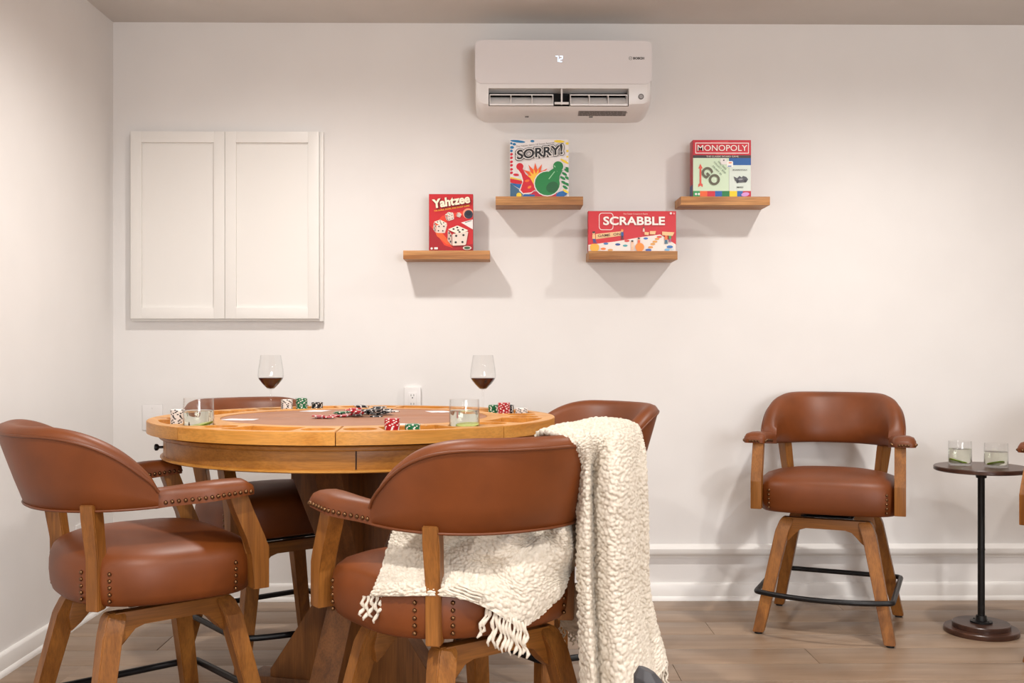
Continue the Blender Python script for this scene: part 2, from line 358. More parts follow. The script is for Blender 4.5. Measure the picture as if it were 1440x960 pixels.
def mk_ring():
    b = nb(); P = []; q = 0.243; z = 0.165
    def corner(cx, cy, a0):
        for k in range(5):
            a = a0 + R(90) * k / 4; P.append((cx + 0.022 * math.cos(a), cy + 0.022 * math.sin(a), z))
    for i in range(13): t = -1 + 2 * i / 12; P.append((q * t, -q - 0.012 - 0.055 * (1 - t * t), z)) if 0 < i < 12 else None
    corner(q - 0.01, -q + 0.01, R(-90)); corner(q - 0.01, q - 0.01, R(0)); corner(-q + 0.01, q - 0.01, R(90)); corner(-q + 0.01, -q + 0.01, R(180))
    tube(b, P, 0.0105, 8, closed=True); return mesh_of(b, 'footrest', M['black'], angle=80)
def mk_swivel():
    b = nb(); box(b, -0.10, 0.10, -0.13, 0.13, 0.453, 0.458, 0.001); box(b, -0.09, 0.09, -0.09, 0.09, 0.473, 0.481, 0.001)
    lathe(b, [(0, 0.457), (0.075, 0.457), (0.080, 0.462), (0.070, 0.475), (0, 0.475)], 32)
    for sx in (-1, 1):
        for sy in (-1, 1): bmesh.ops.create_icosphere(b, subdivisions=1, radius=0.007, matrix=Matrix.Translation((sx * 0.085, sy * 0.118, 0.460)))
    return mesh_of(b, 'swivel_plate', M['black'])
CM = dict(seat=mk_seat(), shell=mk_shell(), pipe=mk_piping(), an=mk_arm_nails(), sn=mk_seat_nails(), ring=mk_ring(), swv=mk_swivel(),
          arm={s: mk_arm(s) for s in (-1, 1)}, fp={s: mk_front_post(s) for s in (-1, 1)}, rp={s: mk_rear_post(s) for s in (-1, 1)},
          leg={(a, c): mk_leg(a, c) for a in (-1, 1) for c in (-1, 1)}, gl={(a, c): mk_glide(a, c) for a in (-1, 1) for c in (-1, 1)}, beam={s: mk_beam(s) for s in (-1, 1)})
def chair(x, y, face, base, label, group):
    """face: world heading of the front in degrees; base: turn of the leg frame"""
    rz = R(face + 90); t = thing('swivel_armchair', label, 'chair', (x, y, 0), rz, group); br = R(base) - rz
    s = obj('seat', CM['seat'], None, t)
    o = obj('seat_nailheads', CM['sn'], None, s); o['kind'] = 'stuff'
    k = obj('backrest', CM['shell'], None, t); obj('piping', CM['pipe'], None, k)
    for q in (-1, 1):
        obj('armrest', CM['arm'][q], None, t); obj('arm_post', CM['fp'][q], None, t); obj('back_post', CM['rp'][q], None, t); obj('crossbeam', CM['beam'][q], None, t, rz=br)
    o = obj('armrest_nailheads', CM['an'], None, t); o['kind'] = 'stuff'
    for c in CM['leg']: l = obj('leg', CM['leg'][c], None, t, rz=br); obj('foot_glide', CM['gl'][c], None, l)
    obj('footrest', CM['ring'], None, t, rz=br); obj('swivel_plate', CM['swv'], None, t, rz=br)
    return t
G = 'leather armchairs around the poker table'
chair(0.75, -1.79, 35.5, 41, 'brown leather swivel armchair nearest the left wall, in front of the poker table', G)
chB = chair(1.623, -2.103, 125.8, 37, 'brown leather swivel armchair in the foreground with the cream throw over it', G)
chair(1.90, -1.11, 213, 37, 'brown leather swivel armchair behind the right end of the poker table, beyond the throw', G)
chair(0.905, -0.86, -50, 38, 'brown leather swivel armchair behind the left of the poker table, tucked under it', G)
chair(3.068, -0.425, 248.7, -24.2, 'brown leather swivel armchair standing alone against the wall', 'leather armchairs along the wall')
chair(3.955, -1.00, 220, 40, 'brown leather swivel armchair cut off by the right edge, past the small side table', 'leather armchairs along the wall')

# ------------------------------------------------------------------ poker table
TX, TY, ZT = 1.252, -1.257, 0.905
table = thing('poker_table', 'round oak poker table with a tan leather top and carved chip trays', 'table', (TX, TY, 0))
def arc(r, a0, a1, n): return [(r * math.sin(R(a0 + (a1 - a0) * i / n)), -r * math.cos(R(a0 + (a1 - a0) * i / n))) for i in range(n + 1)]
def carved_board(outer, holes, z0, zf, z1, m):
    """a board with pockets: outline and pocket outlines share one filled top face"""
    b = nb(); edges = []
    def loop(pts, z): return [b.verts.new((p[0], p[1], z)) for p in pts]
    def walls(A, B):
        for i in range(len(A)): b.faces.new((A[i], A[(i + 1) % len(A)], B[(i + 1) % len(A)], B[i]))
    ot = loop(outer, z1); ob = loop(outer, z0); walls(ot, ob); b.faces.new(ob); rim = [ot]
    for h in holes:
        ht = loop(h, z1); hb = loop(h, zf); walls(ht, hb); b.faces.new(hb); rim.append(ht)
    for l in rim: edges += [b.edges.get((l[i], l[(i + 1) % len(l)])) for i in range(len(l))]
    bmesh.ops.triangle_fill(b, use_beauty=True, use_dissolve=False, edges=edges)
    bmesh.ops.recalc_face_normals(b, faces=b.faces)
    bmesh.ops.bevel(b, geom=edges, offset=0.0016, segments=2, affect='EDGES')
    return mesh_of(b, 'top_segment', m)
holes = []
for s_ in (-1, 1):
    hx, hy = 0.548 * math.sin(R(16.5 * s_)), -0.548 * math.cos(R(16.5 * s_)); holes.append([(hx + 0.046 * math.cos(2 * math.pi * i / 32), hy + 0.046 * math.sin(2 * math.pi * i / 32)) for i in range(32)])
tray = [(0.482, -10.2), (0.60, -10.2), (0.609, -9.9), (0.612, -9.2)] + [(0.612, -9.2 + 18.4 * i / 10) for i in range(1, 10)] + [(0.612, 9.2), (0.609, 9.9), (0.60, 10.2), (0.482, 10.2)] + [(0.482, 10.2 - 20.4 * i / 10) for i in range(1, 10)]
holes.append([(r_ * math.sin(R(a_)), -r_ * math.cos(R(a_))) for r_, a_ in tray])
segm = carved_board(arc(0.648, -22.38, 22.38, 18) + arc(0.4275, 22.35, -22.35, 14), holes, 0.869, 0.888, ZT, M['toak'])
for k in range(8): obj('top_segment', segm, None, table, rz=R(25.5 + 45 * k))
b = nb(); prism(b, arc(0.4265, 0, 355, 71), 2, 0.869, 0.9035, 0.0015); leaf = nb()
for half in (0, 1):
    b2 = nb(); prism(b2, arc(0.4262, 93.2 + 180 * half, 272.8 + 180 * half, 60), 2, 0.870, 0.9035, 0.0016); obj('leather_inset', b2, M['felt'], table)
b.free(); leaf.free()
b = nb(); lathe(b, [(0, 0.862), (0.600, 0.862), (0.600, 0.869), (0, 0.869)], 72); obj('painted_shade_ring', b, M['gap'], table)  # dark colour stands in for the shade between rim and fascia
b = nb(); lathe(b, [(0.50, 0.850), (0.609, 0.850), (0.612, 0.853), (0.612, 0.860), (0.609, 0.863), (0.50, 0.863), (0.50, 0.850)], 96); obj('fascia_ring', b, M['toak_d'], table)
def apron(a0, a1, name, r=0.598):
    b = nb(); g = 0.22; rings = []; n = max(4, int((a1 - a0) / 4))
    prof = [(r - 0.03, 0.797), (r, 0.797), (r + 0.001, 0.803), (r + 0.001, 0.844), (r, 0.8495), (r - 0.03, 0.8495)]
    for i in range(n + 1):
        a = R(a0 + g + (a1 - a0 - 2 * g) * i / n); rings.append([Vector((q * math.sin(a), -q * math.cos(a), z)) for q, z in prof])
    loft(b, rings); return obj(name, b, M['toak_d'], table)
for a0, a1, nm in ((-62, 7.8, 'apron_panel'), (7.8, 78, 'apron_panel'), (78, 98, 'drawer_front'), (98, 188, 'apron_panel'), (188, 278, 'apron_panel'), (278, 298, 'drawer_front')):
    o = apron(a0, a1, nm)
    if nm == 'drawer_front':
        a = R((a0 + a1) / 2); c = Vector((0.598 * math.sin(a), -0.598 * math.cos(a), 0.822)); d = Vector((math.sin(a), -math.cos(a), 0)); kb = nb()
        tube(kb, [c, c + d * 0.012, c + d * 0.014, c + d * 0.018, c + d * 0.024, c + d * 0.027], [0.004, 0.004, 0.008, 0.0105, 0.0105, 0.006], 14); obj('knob', kb, M['black'], o)
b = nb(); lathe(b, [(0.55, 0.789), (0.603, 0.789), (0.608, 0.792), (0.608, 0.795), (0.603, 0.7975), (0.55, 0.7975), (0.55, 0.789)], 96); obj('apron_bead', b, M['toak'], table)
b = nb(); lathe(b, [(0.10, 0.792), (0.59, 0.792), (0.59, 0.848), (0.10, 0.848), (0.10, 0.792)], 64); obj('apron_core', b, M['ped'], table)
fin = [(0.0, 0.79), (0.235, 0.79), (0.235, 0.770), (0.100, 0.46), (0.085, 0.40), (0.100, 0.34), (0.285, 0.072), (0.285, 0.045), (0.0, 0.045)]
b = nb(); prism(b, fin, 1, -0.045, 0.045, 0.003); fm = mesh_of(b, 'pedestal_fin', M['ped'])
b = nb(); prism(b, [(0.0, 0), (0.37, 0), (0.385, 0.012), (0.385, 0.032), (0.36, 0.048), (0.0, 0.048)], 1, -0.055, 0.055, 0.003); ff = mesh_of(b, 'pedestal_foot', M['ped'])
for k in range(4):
    a = R(-90 - 15 + 90 * k); obj('pedestal_fin', fm, None, table, rz=a); obj('pedestal_foot', ff, None, table, rz=a)

# ------------------------------------------------------------------ poker chips
CH = 0.0033
def chip_mesh(c1, c2):
    b = nb(); n = 24; r = 0.0212; vs = []
    for z, q in ((0, r - 0.0006), (0.0005, r), (CH - 0.0006, r), (CH - 0.0001, r - 0.0006), (CH - 0.0001, r * 0.70), (CH - 0.0001, r * 0.4)):
        vs.append([b.verts.new((q * math.cos(2 * math.pi * i / n), q * math.sin(2 * math.pi * i / n), z)) for i in range(n)])
    for k, (a, c) in enumerate(zip(vs, vs[1:])):
        for i in range(n):
            f = b.faces.new((a[i], a[(i + 1) % n], c[(i + 1) % n], c[i])); f.material_index = 1 if (k < 4 and i % 4 == 0) else 0
    b.faces.new(vs[0]); f = b.faces.new(vs[-1]); f.material_index = 0
    return mesh_of(b, 'poker_chip', [M['chip_' + c1], M['chip_' + c2]])
CHM = dict(red=chip_mesh('red', 'wht'), green=chip_mesh('green', 'wht'), black=chip_mesh('blk', 'wht'), white=chip_mesh('wht', 'blk'))
crng = random.Random(11)
def polar(r, a): return TX + r * math.sin(R(a)), TY - r * math.cos(R(a))
def stack(color, r, a, n, where):
    x, y = polar(r, a); g = where
    for k in range(n):
        o = obj('poker_chip', CHM[color], None, None, (x + crng.uniform(-.0007, .0007), y + crng.uniform(-.0007, .0007), 0.8881 + k * CH), crng.random() * 6.28)
        tag(o, '%s poker chip in the %s' % (color, where), 'poker chip', where)
stack('white', 0.560, -66.0, 16, 'white stack at the left end of the table')
stack('white', 0.545, -144.6, 15, 'white stack along the far rim')
stack('green', 0.545, -150.6, 16, 'tall green stack along the far rim')
stack('black', 0.545, -156.8, 11, 'low black stack along the far rim')
stack('red', 0.565, 17.8, 14, 'red stack in the front tray')
stack('green', 0.575, 23.4, 9, 'low green stack in the front tray')
stack('green', 0.545, 124.5, 11, 'green stack in the back right tray')
stack('red', 0.525, 113.0, 15, 'red stack in the back right tray')
stack('black', 0.560, 117.5, 12, 'black stack in the back right tray')
stack('white', 0.588, 112.2, 9, 'low white stack in the back right tray')
placed = []
def pile(color, n, x0, x1, y0, y1, label, group):
    for k in range(n):
        x, y = crng.uniform(x0, x1), crng.uniform(y0, y1); z = ZT - 0.0013
        for (px, py, pz) in placed:
            if (px - x) ** 2 + (py - y) ** 2 < 0.041 ** 2: z = max(z, pz + CH + 0.0002)
        placed.append((x, y, z)); o = obj('poker_chip', CHM[color], None, None, (x, y, z), crng.random() * 6.28)
        tag(o, label, 'poker chip', group)
pile('red', 3, 1.125, 1.20, -1.36, -1.31, 'red poker chip lying flat on the near left edge of the loose pile', 'red chips spilled before the loose pile')
pile('red', 10, 1.15, 1.27, -1.30, -1.20, 'red poker chip heaped on the left of the loose pile', 'red chips in the loose pile')
pile('green', 7, 1.18, 1.26, -1.17, -1.08, 'green poker chip in the loose pile on the leather top', 'green chips in the loose pile')
pile('white', 11, 1.24, 1.35, -1.10, -1.00, 'white poker chip at the back of the loose pile', 'white chips in the loose pile')
pile('black', 16, 1.24, 1.35, -1.28, -1.14, 'black poker chip on the right of the loose pile', 'black chips in the loose pile')
# playing cards, two overlapping in each hand
def cards(x, y, rz, where):
    for k in range(2):
        b = nb(); q = [(-0.0315, -0.044), (0.0315, -0.044), (0.0315, 0.044), (-0.0315, 0.044)]; prism(b, q, 2, 0, 0.0004)
        es = [e for e in b.edges if abs(e.verts[0].co.z - e.verts[1].co.z) > 1e-4]; bmesh.ops.bevel(b, geom=es, offset=0.003, segments=2, affect='EDGES')
        o = obj('playing_card', b, M['card'], None, (x + 0.018 * k, y - 0.008 * k, ZT - 0.0014 + 0.0005 * k), R(rz + 16 * k))
        tag(o, ['lower', 'upper'][k] + ' white playing card lying ' + where, 'playing card', 'playing cards dealt on the top')
cards(0.90, -1.40, 70, 'on the leather at the left, beside the left tumbler'); cards(1.455, -1.62, 65, 'on the leather behind the front red chips')
cards(1.50, -1.00, 20, 'at the back right, behind the right tumbler'); cards(1.06, -0.955, -30, 'in front of the green stack at the back')

# ------------------------------------------------------------------ glasses
def tumbler(x, y, z, label, group, r=0.0445, h=0.088, rot=0, lvl=0.060):
    t = thing('tumbler', label, 'glass', (x, y, z), rot, group)
    b = nb(); lathe(b, [(0, 0), (r * 0.90, 0), (r * 0.97, 0.003), (r, 0.012), (r * 0.985, h * 0.6), (r * 0.955, h - 0.001), (r * 0.95, h), (r * 0.935, h - 0.001), (r * 0.955, h * 0.6), (r * 0.965, 0.014), (r * 0.90, 0.009), (0, 0.008)], 40)
    obj('glass_wall', b, M['glass'], t)
    b = nb(); lathe(b, [(0, 0.0095), (r * 0.88, 0.0105), (r * 0.955, 0.016), (r * 0.945, lvl - 0.001), (r * 0.90, lvl), (0, lvl)], 40); obj('drink', b, M['water'], t)
    b = nb(); lathe(b, [(0, -0.003), (0.026, -0.003), (0.0275, -0.002), (0.0275, 0.002), (0.026, 0.003), (0, 0.003)], 28)
    for f in b.faces: f.material_index = 0 if all((v.co.x ** 2 + v.co.y ** 2) ** .5 > 0.0255 for v in f.verts) else 1
    o = obj('lime_slice', b, [M['lime_rind'], M['lime']], t, (0.010, -0.004, 0.019)); o.rotation_euler = (R(10), R(-11), 0)
    return t
x, y = polar(0.549, -48 + 9); 
tumbler(*polar(0.549, 25.5 - 90 + 16.5), 0.8883, 'short tumbler with a lime slice at the left end of the poker table', 'drinks on the poker table', h=0.094, lvl=0.058)
tumbler(*polar(0.549, 25.5 + 16.5), 0.8883, 'short tumbler with a lime slice at the front right of the poker table', 'drinks on the poker table', rot=0.8, h=0.092, lvl=0.060)
def wine(x, y, z, label):   # stands in a cup hole
    t = thing('wine_glass', label, 'wine glass', (x, y, z), 0, 'wine glasses on the poker table'); H = 0.213
    ou = [(0.004, 0.086), (0.014, 0.092), (0.030, 0.108), (0.0425, 0.124), (0.0462, 0.132), (0.0465, 0.140), (0.0450, 0.160), (0.0410, 0.185), (0.0365, H)]
    b = nb(); lathe(b, [(0, 0), (0.036, 0), (0.037, 0.0015), (0.030, 0.004), (0.008, 0.007), (0.0038, 0.015), (0.0034, 0.078)] + ou + [(r - 0.0010, q) for r, q in reversed(ou[1:])] + [(0, 0.0895)], 48)
    obj('glass_body', b, M['glass'], t)
    b = nb(); lathe(b, [(0, 0.0900), (0.0125, 0.0925), (0.0285, 0.1085), (0.0410, 0.1245), (0.0445, 0.1300), (0, 0.1300)], 48); obj('red_wine', b, M['wine'], t)
    return t
wine(*polar(0.549, 25.5 - 180 + 16.5), 0.8883, 'stemmed glass of red wine at the back left of the poker table')
wine(*polar(0.549, 25.5 + 90 + 16.5 - 0.0), 0.8883, 'stemmed glass of red wine at the back right of the poker table')

# ------------------------------------------------------------------ side table
st = thing('side_table', 'small round walnut side table on a black pipe post, between the two wall chairs', 'side table', (3.630, -0.545, 0))
b = nb(); lathe(b, [(0, 0.640), (0.172, 0.640), (0.177, 0.643), (0.177, 0.655), (0.174, 0.658), (0, 0.658)], 64); obj('table_top', b, M['walnut'], st)
b = nb(); lathe(b, [(0, 0.045), (0.0135, 0.045), (0.0135, 0.325), (0.0145, 0.326), (0.0145, 0.332), (0.0135, 0.333), (0.0135, 0.63), (0, 0.63)], 20); obj('post', b, M['black'], st)
for z0, s in ((0.640, -1), (0.040, 1)):
    b = nb(); lathe(b, [(0, z0), (0.042, z0), (0.042, z0 + s * 0.006), (0.022, z0 + s * 0.008), (0.020, z0 + s * 0.026), (0.0185, z0 + s * 0.028), (0, z0 + s * 0.028)], 24)
    for k in range(4): bmesh.ops.create_icosphere(b, subdivisions=1, radius=0.004, matrix=Matrix.Translation((0.033 * math.cos(k * R(90) + .5), 0.033 * math.sin(k * R(90) + .5), z0 + s * 0.007)))
    obj('pipe_flange', b, M['black'], st)
b = nb(); lathe(b, [(0, 0), (0.138, 0), (0.140, 0.003), (0.140, 0.017), (0.137, 0.020), (0, 0.020)], 56); obj('lower_base', b, M['walnut'], st)
b = nb(); lathe(b, [(0, 0.020), (0.108, 0.020), (0.108, 0.037), (0.105, 0.040), (0, 0.040)], 56); obj('upper_base', b, M['walnut'], st)
tumbler(3.565, -0.500, 0.6583, 'left one of the two tumblers with lime on the small side table', 'drinks on the side table', r=0.0455, h=0.096, rot=2.2, lvl=0.066)
tumbler(3.675, -0.575, 0.6583, 'right one of the two tumblers with lime on the small side table', 'drinks on the side table', r=0.0455, h=0.094, rot=4.5, lvl=0.062)

# ------------------------------------------------------------------ wall cabinet, outlets
cb = thing('wall_cabinet', 'white two door shaker panel cabinet mounted flat on the wall', 'cabinet', (0.0, 0.0, 0.0))
b = nb(); box(b, 0.089, 0.938, -0.024, 0.0, 1.245, 2.084, 0.0015); obj('frame', b, M['cab'], cb)
b = nb(); box(b, 0.924, 0.938, -0.030, -0.024, 1.245, 2.084, 0.001); obj('side_molding', b, M['cab'], cb)
for x0, x1 in ((0.092, 0.5055), (0.5075, 0.921)):
    z0, z1, w = 1.256, 2.081, 0.048
    d = nb(); box(d, x0, x1, -0.036, -0.0245, z0, z1, 0.001); d.free()
    d = nb()
    box(d, x0, x0 + w, -0.044, -0.0245, z0, z1, 0.0008); box(d, x1 - w, x1, -0.044, -0.0245, z0, z1, 0.0008)
    box(d, x0 + w, x1 - w, -0.044, -0.0245, z0, z0 + w, 0.0008); box(d, x0 + w, x1 - w, -0.044, -0.0245, z1 - w, z1, 0.0008)
    dr = obj('door', d, M['cab'], cb); p = nb(); box(p, x0 + w - 0.001, x1 - w + 0.001, -0.031, -0.026, z0 + w - 0.001, z1 - w + 0.001); obj('panel', p, M['cab'], dr)
def outlet(name, label, cx, cz, wall='back', deep=0.006, sockets=True, w=0.073, h=0.115, y=0.0):
    t = thing(name, label, 'outlet' if sockets else 'wall plate', (cx, 0, cz) if wall == 'back' else (0, y, cz), 0 if wall == 'back' else R(90))
    b = nb(); box(b, -w / 2, w / 2, -deep, 0, -h / 2, h / 2, 0.003); obj('cover_plate', b, M['white'], t)
    if sockets:
        b = nb(); box(b, -0.0175, 0.0175, -deep - 0.003, -deep, -0.035, 0.035, 0.001); rc = obj('receptacle', b, M['white'], t)
        b = nb()
        for dz in (0.019, -0.019):
            for dx in (-0.0062, 0.0062): box(b, dx - 0.001, dx + 0.001, -deep - 0.0036, -deep - 0.0028, dz + 0.000, dz + 0.008)
            box(b, -0.0022, 0.0022, -deep - 0.0036, -deep - 0.0028, dz - 0.010, dz - 0.005)
        obj('slots', b, M['dark'], rc)
    else:
        b = nb()
        for dz in (-0.042, 0.042): bmesh.ops.create_icosphere(b, subdivisions=2, radius=0.003, matrix=Matrix.Translation((0, -deep, dz)))
        obj('screws', b, M['white'], t)
    return t
outlet('wall_outlet', 'white wall outlet above the far rim of the poker table', 1.332, 0.894, deep=0.022)
outlet('blank_wall_plate', 'faint blank white plate on the back wall left of the poker table', 0.175, 0.818, sockets=False, w=0.090, deep=0.004)
outlet('wall_outlet', 'white wall outlet low on the left wall, behind the nearest left chair', 0, 0.350, wall='left', y=-0.385)

# ------------------------------------------------------------------ air conditioner
ac = thing('air_conditioner', 'white wall mounted air conditioner showing 72 above the shelves', 'air conditioner', (0, 0, 0))
X0, X1 = 1.614, 2.372
def acbody(x0, x1, name='housing', bev=0.0):
    b = nb(); prof = [(0, 2.441), (-0.150, 2.441), (-0.182, 2.436), (-0.194, 2.420), (-0.196, 2.256), (-0.196, 2.20), (-0.188, 2.172), (-0.160, 2.150), (-0.110, 2.138), (0, 2.132)]
    prism(b, prof, 0, x0, x1, bev); return b
def acend(xo, xi, name):
    s = 1 if xi > xo else -1; rings = []
    for d, zt, zb, fy in ((0, 2.408, 2.165, 0.010), (0.004, 2.420, 2.158, 0.004), (0.012, 2.433, 2.148, 0.001), (0.026, 2.440, 2.139, 0), (0.036, 2.441, 2.134, 0), (abs(xi - xo), 2.441, 2.132, 0)):
        x = xo + s * d; k = lambda z: zb + (z - 2.132) * (zt - zb) / (2.441 - 2.132)
        rings.append([Vector((x, min(0, y + fy) if y < 0 else 0, k(z))) for y, z in [(0, 2.441), (-0.150, 2.441), (-0.182, 2.436), (-0.194, 2.420), (-0.196, 2.256), (-0.196, 2.20), (-0.188, 2.172), (-0.160, 2.150), (-0.110, 2.138), (0, 2.132)]])
    b = nb(); loft(b, rings); obj(name, b, M['white'], ac)
acend(X0 + 0.002, 1.672, 'left_end'); acend(X1 - 0.002, 2.273, 'right_end')
b = nb(); prism(b, [(0, 2.441), (-0.150, 2.441), (-0.182, 2.436), (-0.194, 2.420), (-0.196, 2.256), (-0.195, 2.238), (-0.150, 2.238), (-0.10, 2.232), (-0.09, 2.158), (-0.150, 2.166), (-0.178, 2.165), (-0.160, 2.150), (-0.110, 2.138), (0, 2.132)], 0, 1.671, 2.274); obj('housing', b, M['white'], ac)
b = nb(); box(b, 1.672, 2.273, -0.120, -0.095, 2.150, 2.238); obj('air_duct', b, M['dark'], ac)
b = nb(); box(b, X0, X1, -0.203, -0.197, 2.256, 2.4425, 0.0)
es = [e for e in b.edges if abs(e.verts[0].co.y - e.verts[1].co.y) > 1e-4]; bmesh.ops.bevel(b, geom=es, offset=0.030, segments=8, affect='EDGES', profile=0.5)
fe = [e for e in b.edges if all(v.co.y < -0.202 for v in e.verts) and len(e.link_faces) == 2 and any(f.normal.y > -0.5 for f in e.link_faces)]
bmesh.ops.bevel(b, geom=fe, offset=0.002, segments=2, affect='EDGES'); fp = obj('front_panel', b, M['acpanel'], ac)
for x0, x1 in ((1.676, 1.950), (2.022, 2.269)):
    v = nb(); prism(v, [(-0.120, 2.226), (-0.185, 2.210), (-0.186, 2.214), (-0.121, 2.231)], 0, x0, x1); prism(v, [(-0.120, 2.170), (-0.190, 2.166), (-0.191, 2.172), (-0.121, 2.176)], 0, x0, x1)
    prism(v, [(-0.122, 2.213), (-0.152, 2.203), (-0.184, 2.171), (-0.186, 2.174), (-0.153, 2.207), (-0.122, 2.217)], 0, x0, x1)
    n = 3
    lv = obj('louver', v, M['white'], ac)
    for k in range(n + 1):
        xx = x0 + (x1 - x0 - 0.003) * k / n; d = nb(); prism(d, [(-0.120, 2.172), (-0.188, 2.170), (-0.184, 2.212), (-0.120, 2.228)], 0, xx, xx + 0.003); obj('divider', d, M['white'], lv)
b = nb(); box(b, 1.982, 1.989, -0.190, -0.180, 2.190, 2.238, 0.001); box(b, 1.955, 2.016, -0.186, -0.178, 2.172, 2.182, 0.001); box(b, 1.982, 1.989, -0.188, -0.180, 2.170, 2.19, 0.001); obj('vane_bracket', b, M['white'], ac)
def lettering(name, txt, m, parent, cx, y, cz, width=None, height=None, rot=0, size=0.02, offset=0.0, shear=0, spacing=1.0):
    me = text_mesh(txt, size, offset, shear, spacing, width, height); me.materials.append(m); o = obj(name, me, None, parent, (cx, y, cz)); o.rotation_euler = (R(90), R(-rot), 0); return o
def seg_digit(b, ch, cx, cz, w, h, y):
    segs = {'7': 'abc', '2': 'abged'}[ch]; t = w * 0.19; g = t * 0.15
    loc = dict(a=(-w / 2 + t, w / 2 - t, h / 2 - t, h / 2), g=(-w / 2 + t, w / 2 - t, -t / 2, t / 2), d=(-w / 2 + t, w / 2 - t, -h / 2, -h / 2 + t), b=(w / 2 - t, w / 2, g, h / 2 - g), c=(w / 2 - t, w / 2, -h / 2 + g, -g), f=(-w / 2, -w / 2 + t, g, h / 2 - g), e=(-w / 2, -w / 2 + t, -h / 2 + g, -g))
    for k in segs: q = loc[k]; box(b, cx + q[0], cx + q[1], y - 0.0006, y, cz + q[2], cz + q[3])
b = nb(); seg_digit(b, '7', 1.963, 2.362, 0.0145, 0.026, -0.2031); seg_digit(b, '2', 1.9815, 2.362, 0.0145, 0.026, -0.2031); obj('temperature_display', b, M['led'], fp, smooth=False)
lettering('maker_lettering', 'BOSCH', M['grey'], fp, 2.314, -0.2036, 2.3655, width=0.048, height=0.0110, size=0.02, offset=0.0016)
b = nb()
for r0, r1 in ((0.0066, 0.0078), (0.0, 0.0)):
    if r1:
        A = [b.verts.new((2.279 + r0 * math.cos(i * R(15)), -0.2036, 2.3655 + r0 * math.sin(i * R(15)))) for i in range(24)]; B = [b.verts.new((2.279 + r1 * math.cos(i * R(15)), -0.2036, 2.3655 + r1 * math.sin(i * R(15)))) for i in range(24)]
        for i in range(24): b.faces.new((A[i], A[(i + 1) % 24], B[(i + 1) % 24], B[i]))
for q in ((2.2755, 2.2768, 2.361, 2.370), (2.2812, 2.2825, 2.361, 2.370), (2.2768, 2.2812, 2.3650, 2.3660)): box(b, q[0], q[1], -0.2038, -0.2035, q[2], q[3])
obj('round_emblem', b, M['grey'], fp, smooth=False)
b = nb(); tube(b, [(2.325, -0.195, 2.203), (2.325, -0.1985, 2.203)], 0.012, 24); bd = obj('energy_badge', b, M['grey'], ac)
b = nb(); tube(b, [(2.325, -0.1985, 2.203), (2.325, -0.1990, 2.203)], 0.0085, 24); obj('badge_center', b, mat('pale_grey_print', (168, 165, 165), 0.5), bd)
b = nb(); P = [(-0.1605, 2.1495), (-0.1130, 2.1378)]; vs = [b.verts.new((x, P[i][0], P[i][1])) for x, i in ((2.060, 0), (2.268, 0), (2.268, 1), (2.060, 1))]; b.faces.new(vs); sk = obj('rating_sticker', b, mat('sticker_grey', (150, 144, 142), 0.6), ac, smooth=False)
b = nb(); rs = random.Random(5)
for k in range(5):
    f = (k + 0.6) / 5.6; yy = P[0][0] + (P[1][0] - P[0][0]) * f; zz = P[0][1] + (P[1][1] - P[0][1]) * f; x = 2.066
    while x < 2.255:
        w = rs.uniform(0.006, 0.022); vs = [b.verts.new(q) for q in ((x, yy - 0.0006, zz - 0.0005), (x + w, yy - 0.0006, zz - 0.0005), (x + w, yy + 0.0044, zz - 0.0017), (x, yy + 0.0044, zz - 0.0017))]; b.faces.new(vs); x += w + 0.004
obj('fine_print', b, M['grey'], sk, smooth=False)
b = nb()
for x in (1.83, 2.11): box(b, x, x + 0.016, -0.108, -0.096, 2.134, 2.138, 0.001)
obj('screw_caps', b, M['grey'], ac)

# ------------------------------------------------------------------ shelves
SH = [((1.702, 2.080), 1.781, 'oak wall shelf holding the white box with two pawns, under the air conditioner'), ((1.303, 1.677), 1.547, 'oak wall shelf holding the red dice game box, leftmost of four'),
      ((2.105, 2.489), 1.546, 'oak wall shelf under the wide red word game box'), ((2.503, 2.890), 1.782, 'oak wall shelf holding the square property game box, rightmost of four')]
for (x0, x1), zt, lb in SH:
    b = nb(); cx = (x0 + x1) / 2; box(b, x0 - cx, x1 - cx, -0.155, 0, -0.037, 0, 0.0012)
    o = obj('wall_shelf', b, M['shelf'], None, (cx, 0, zt)); tag(o, lb, 'shelf', 'oak shelves on the back wall')
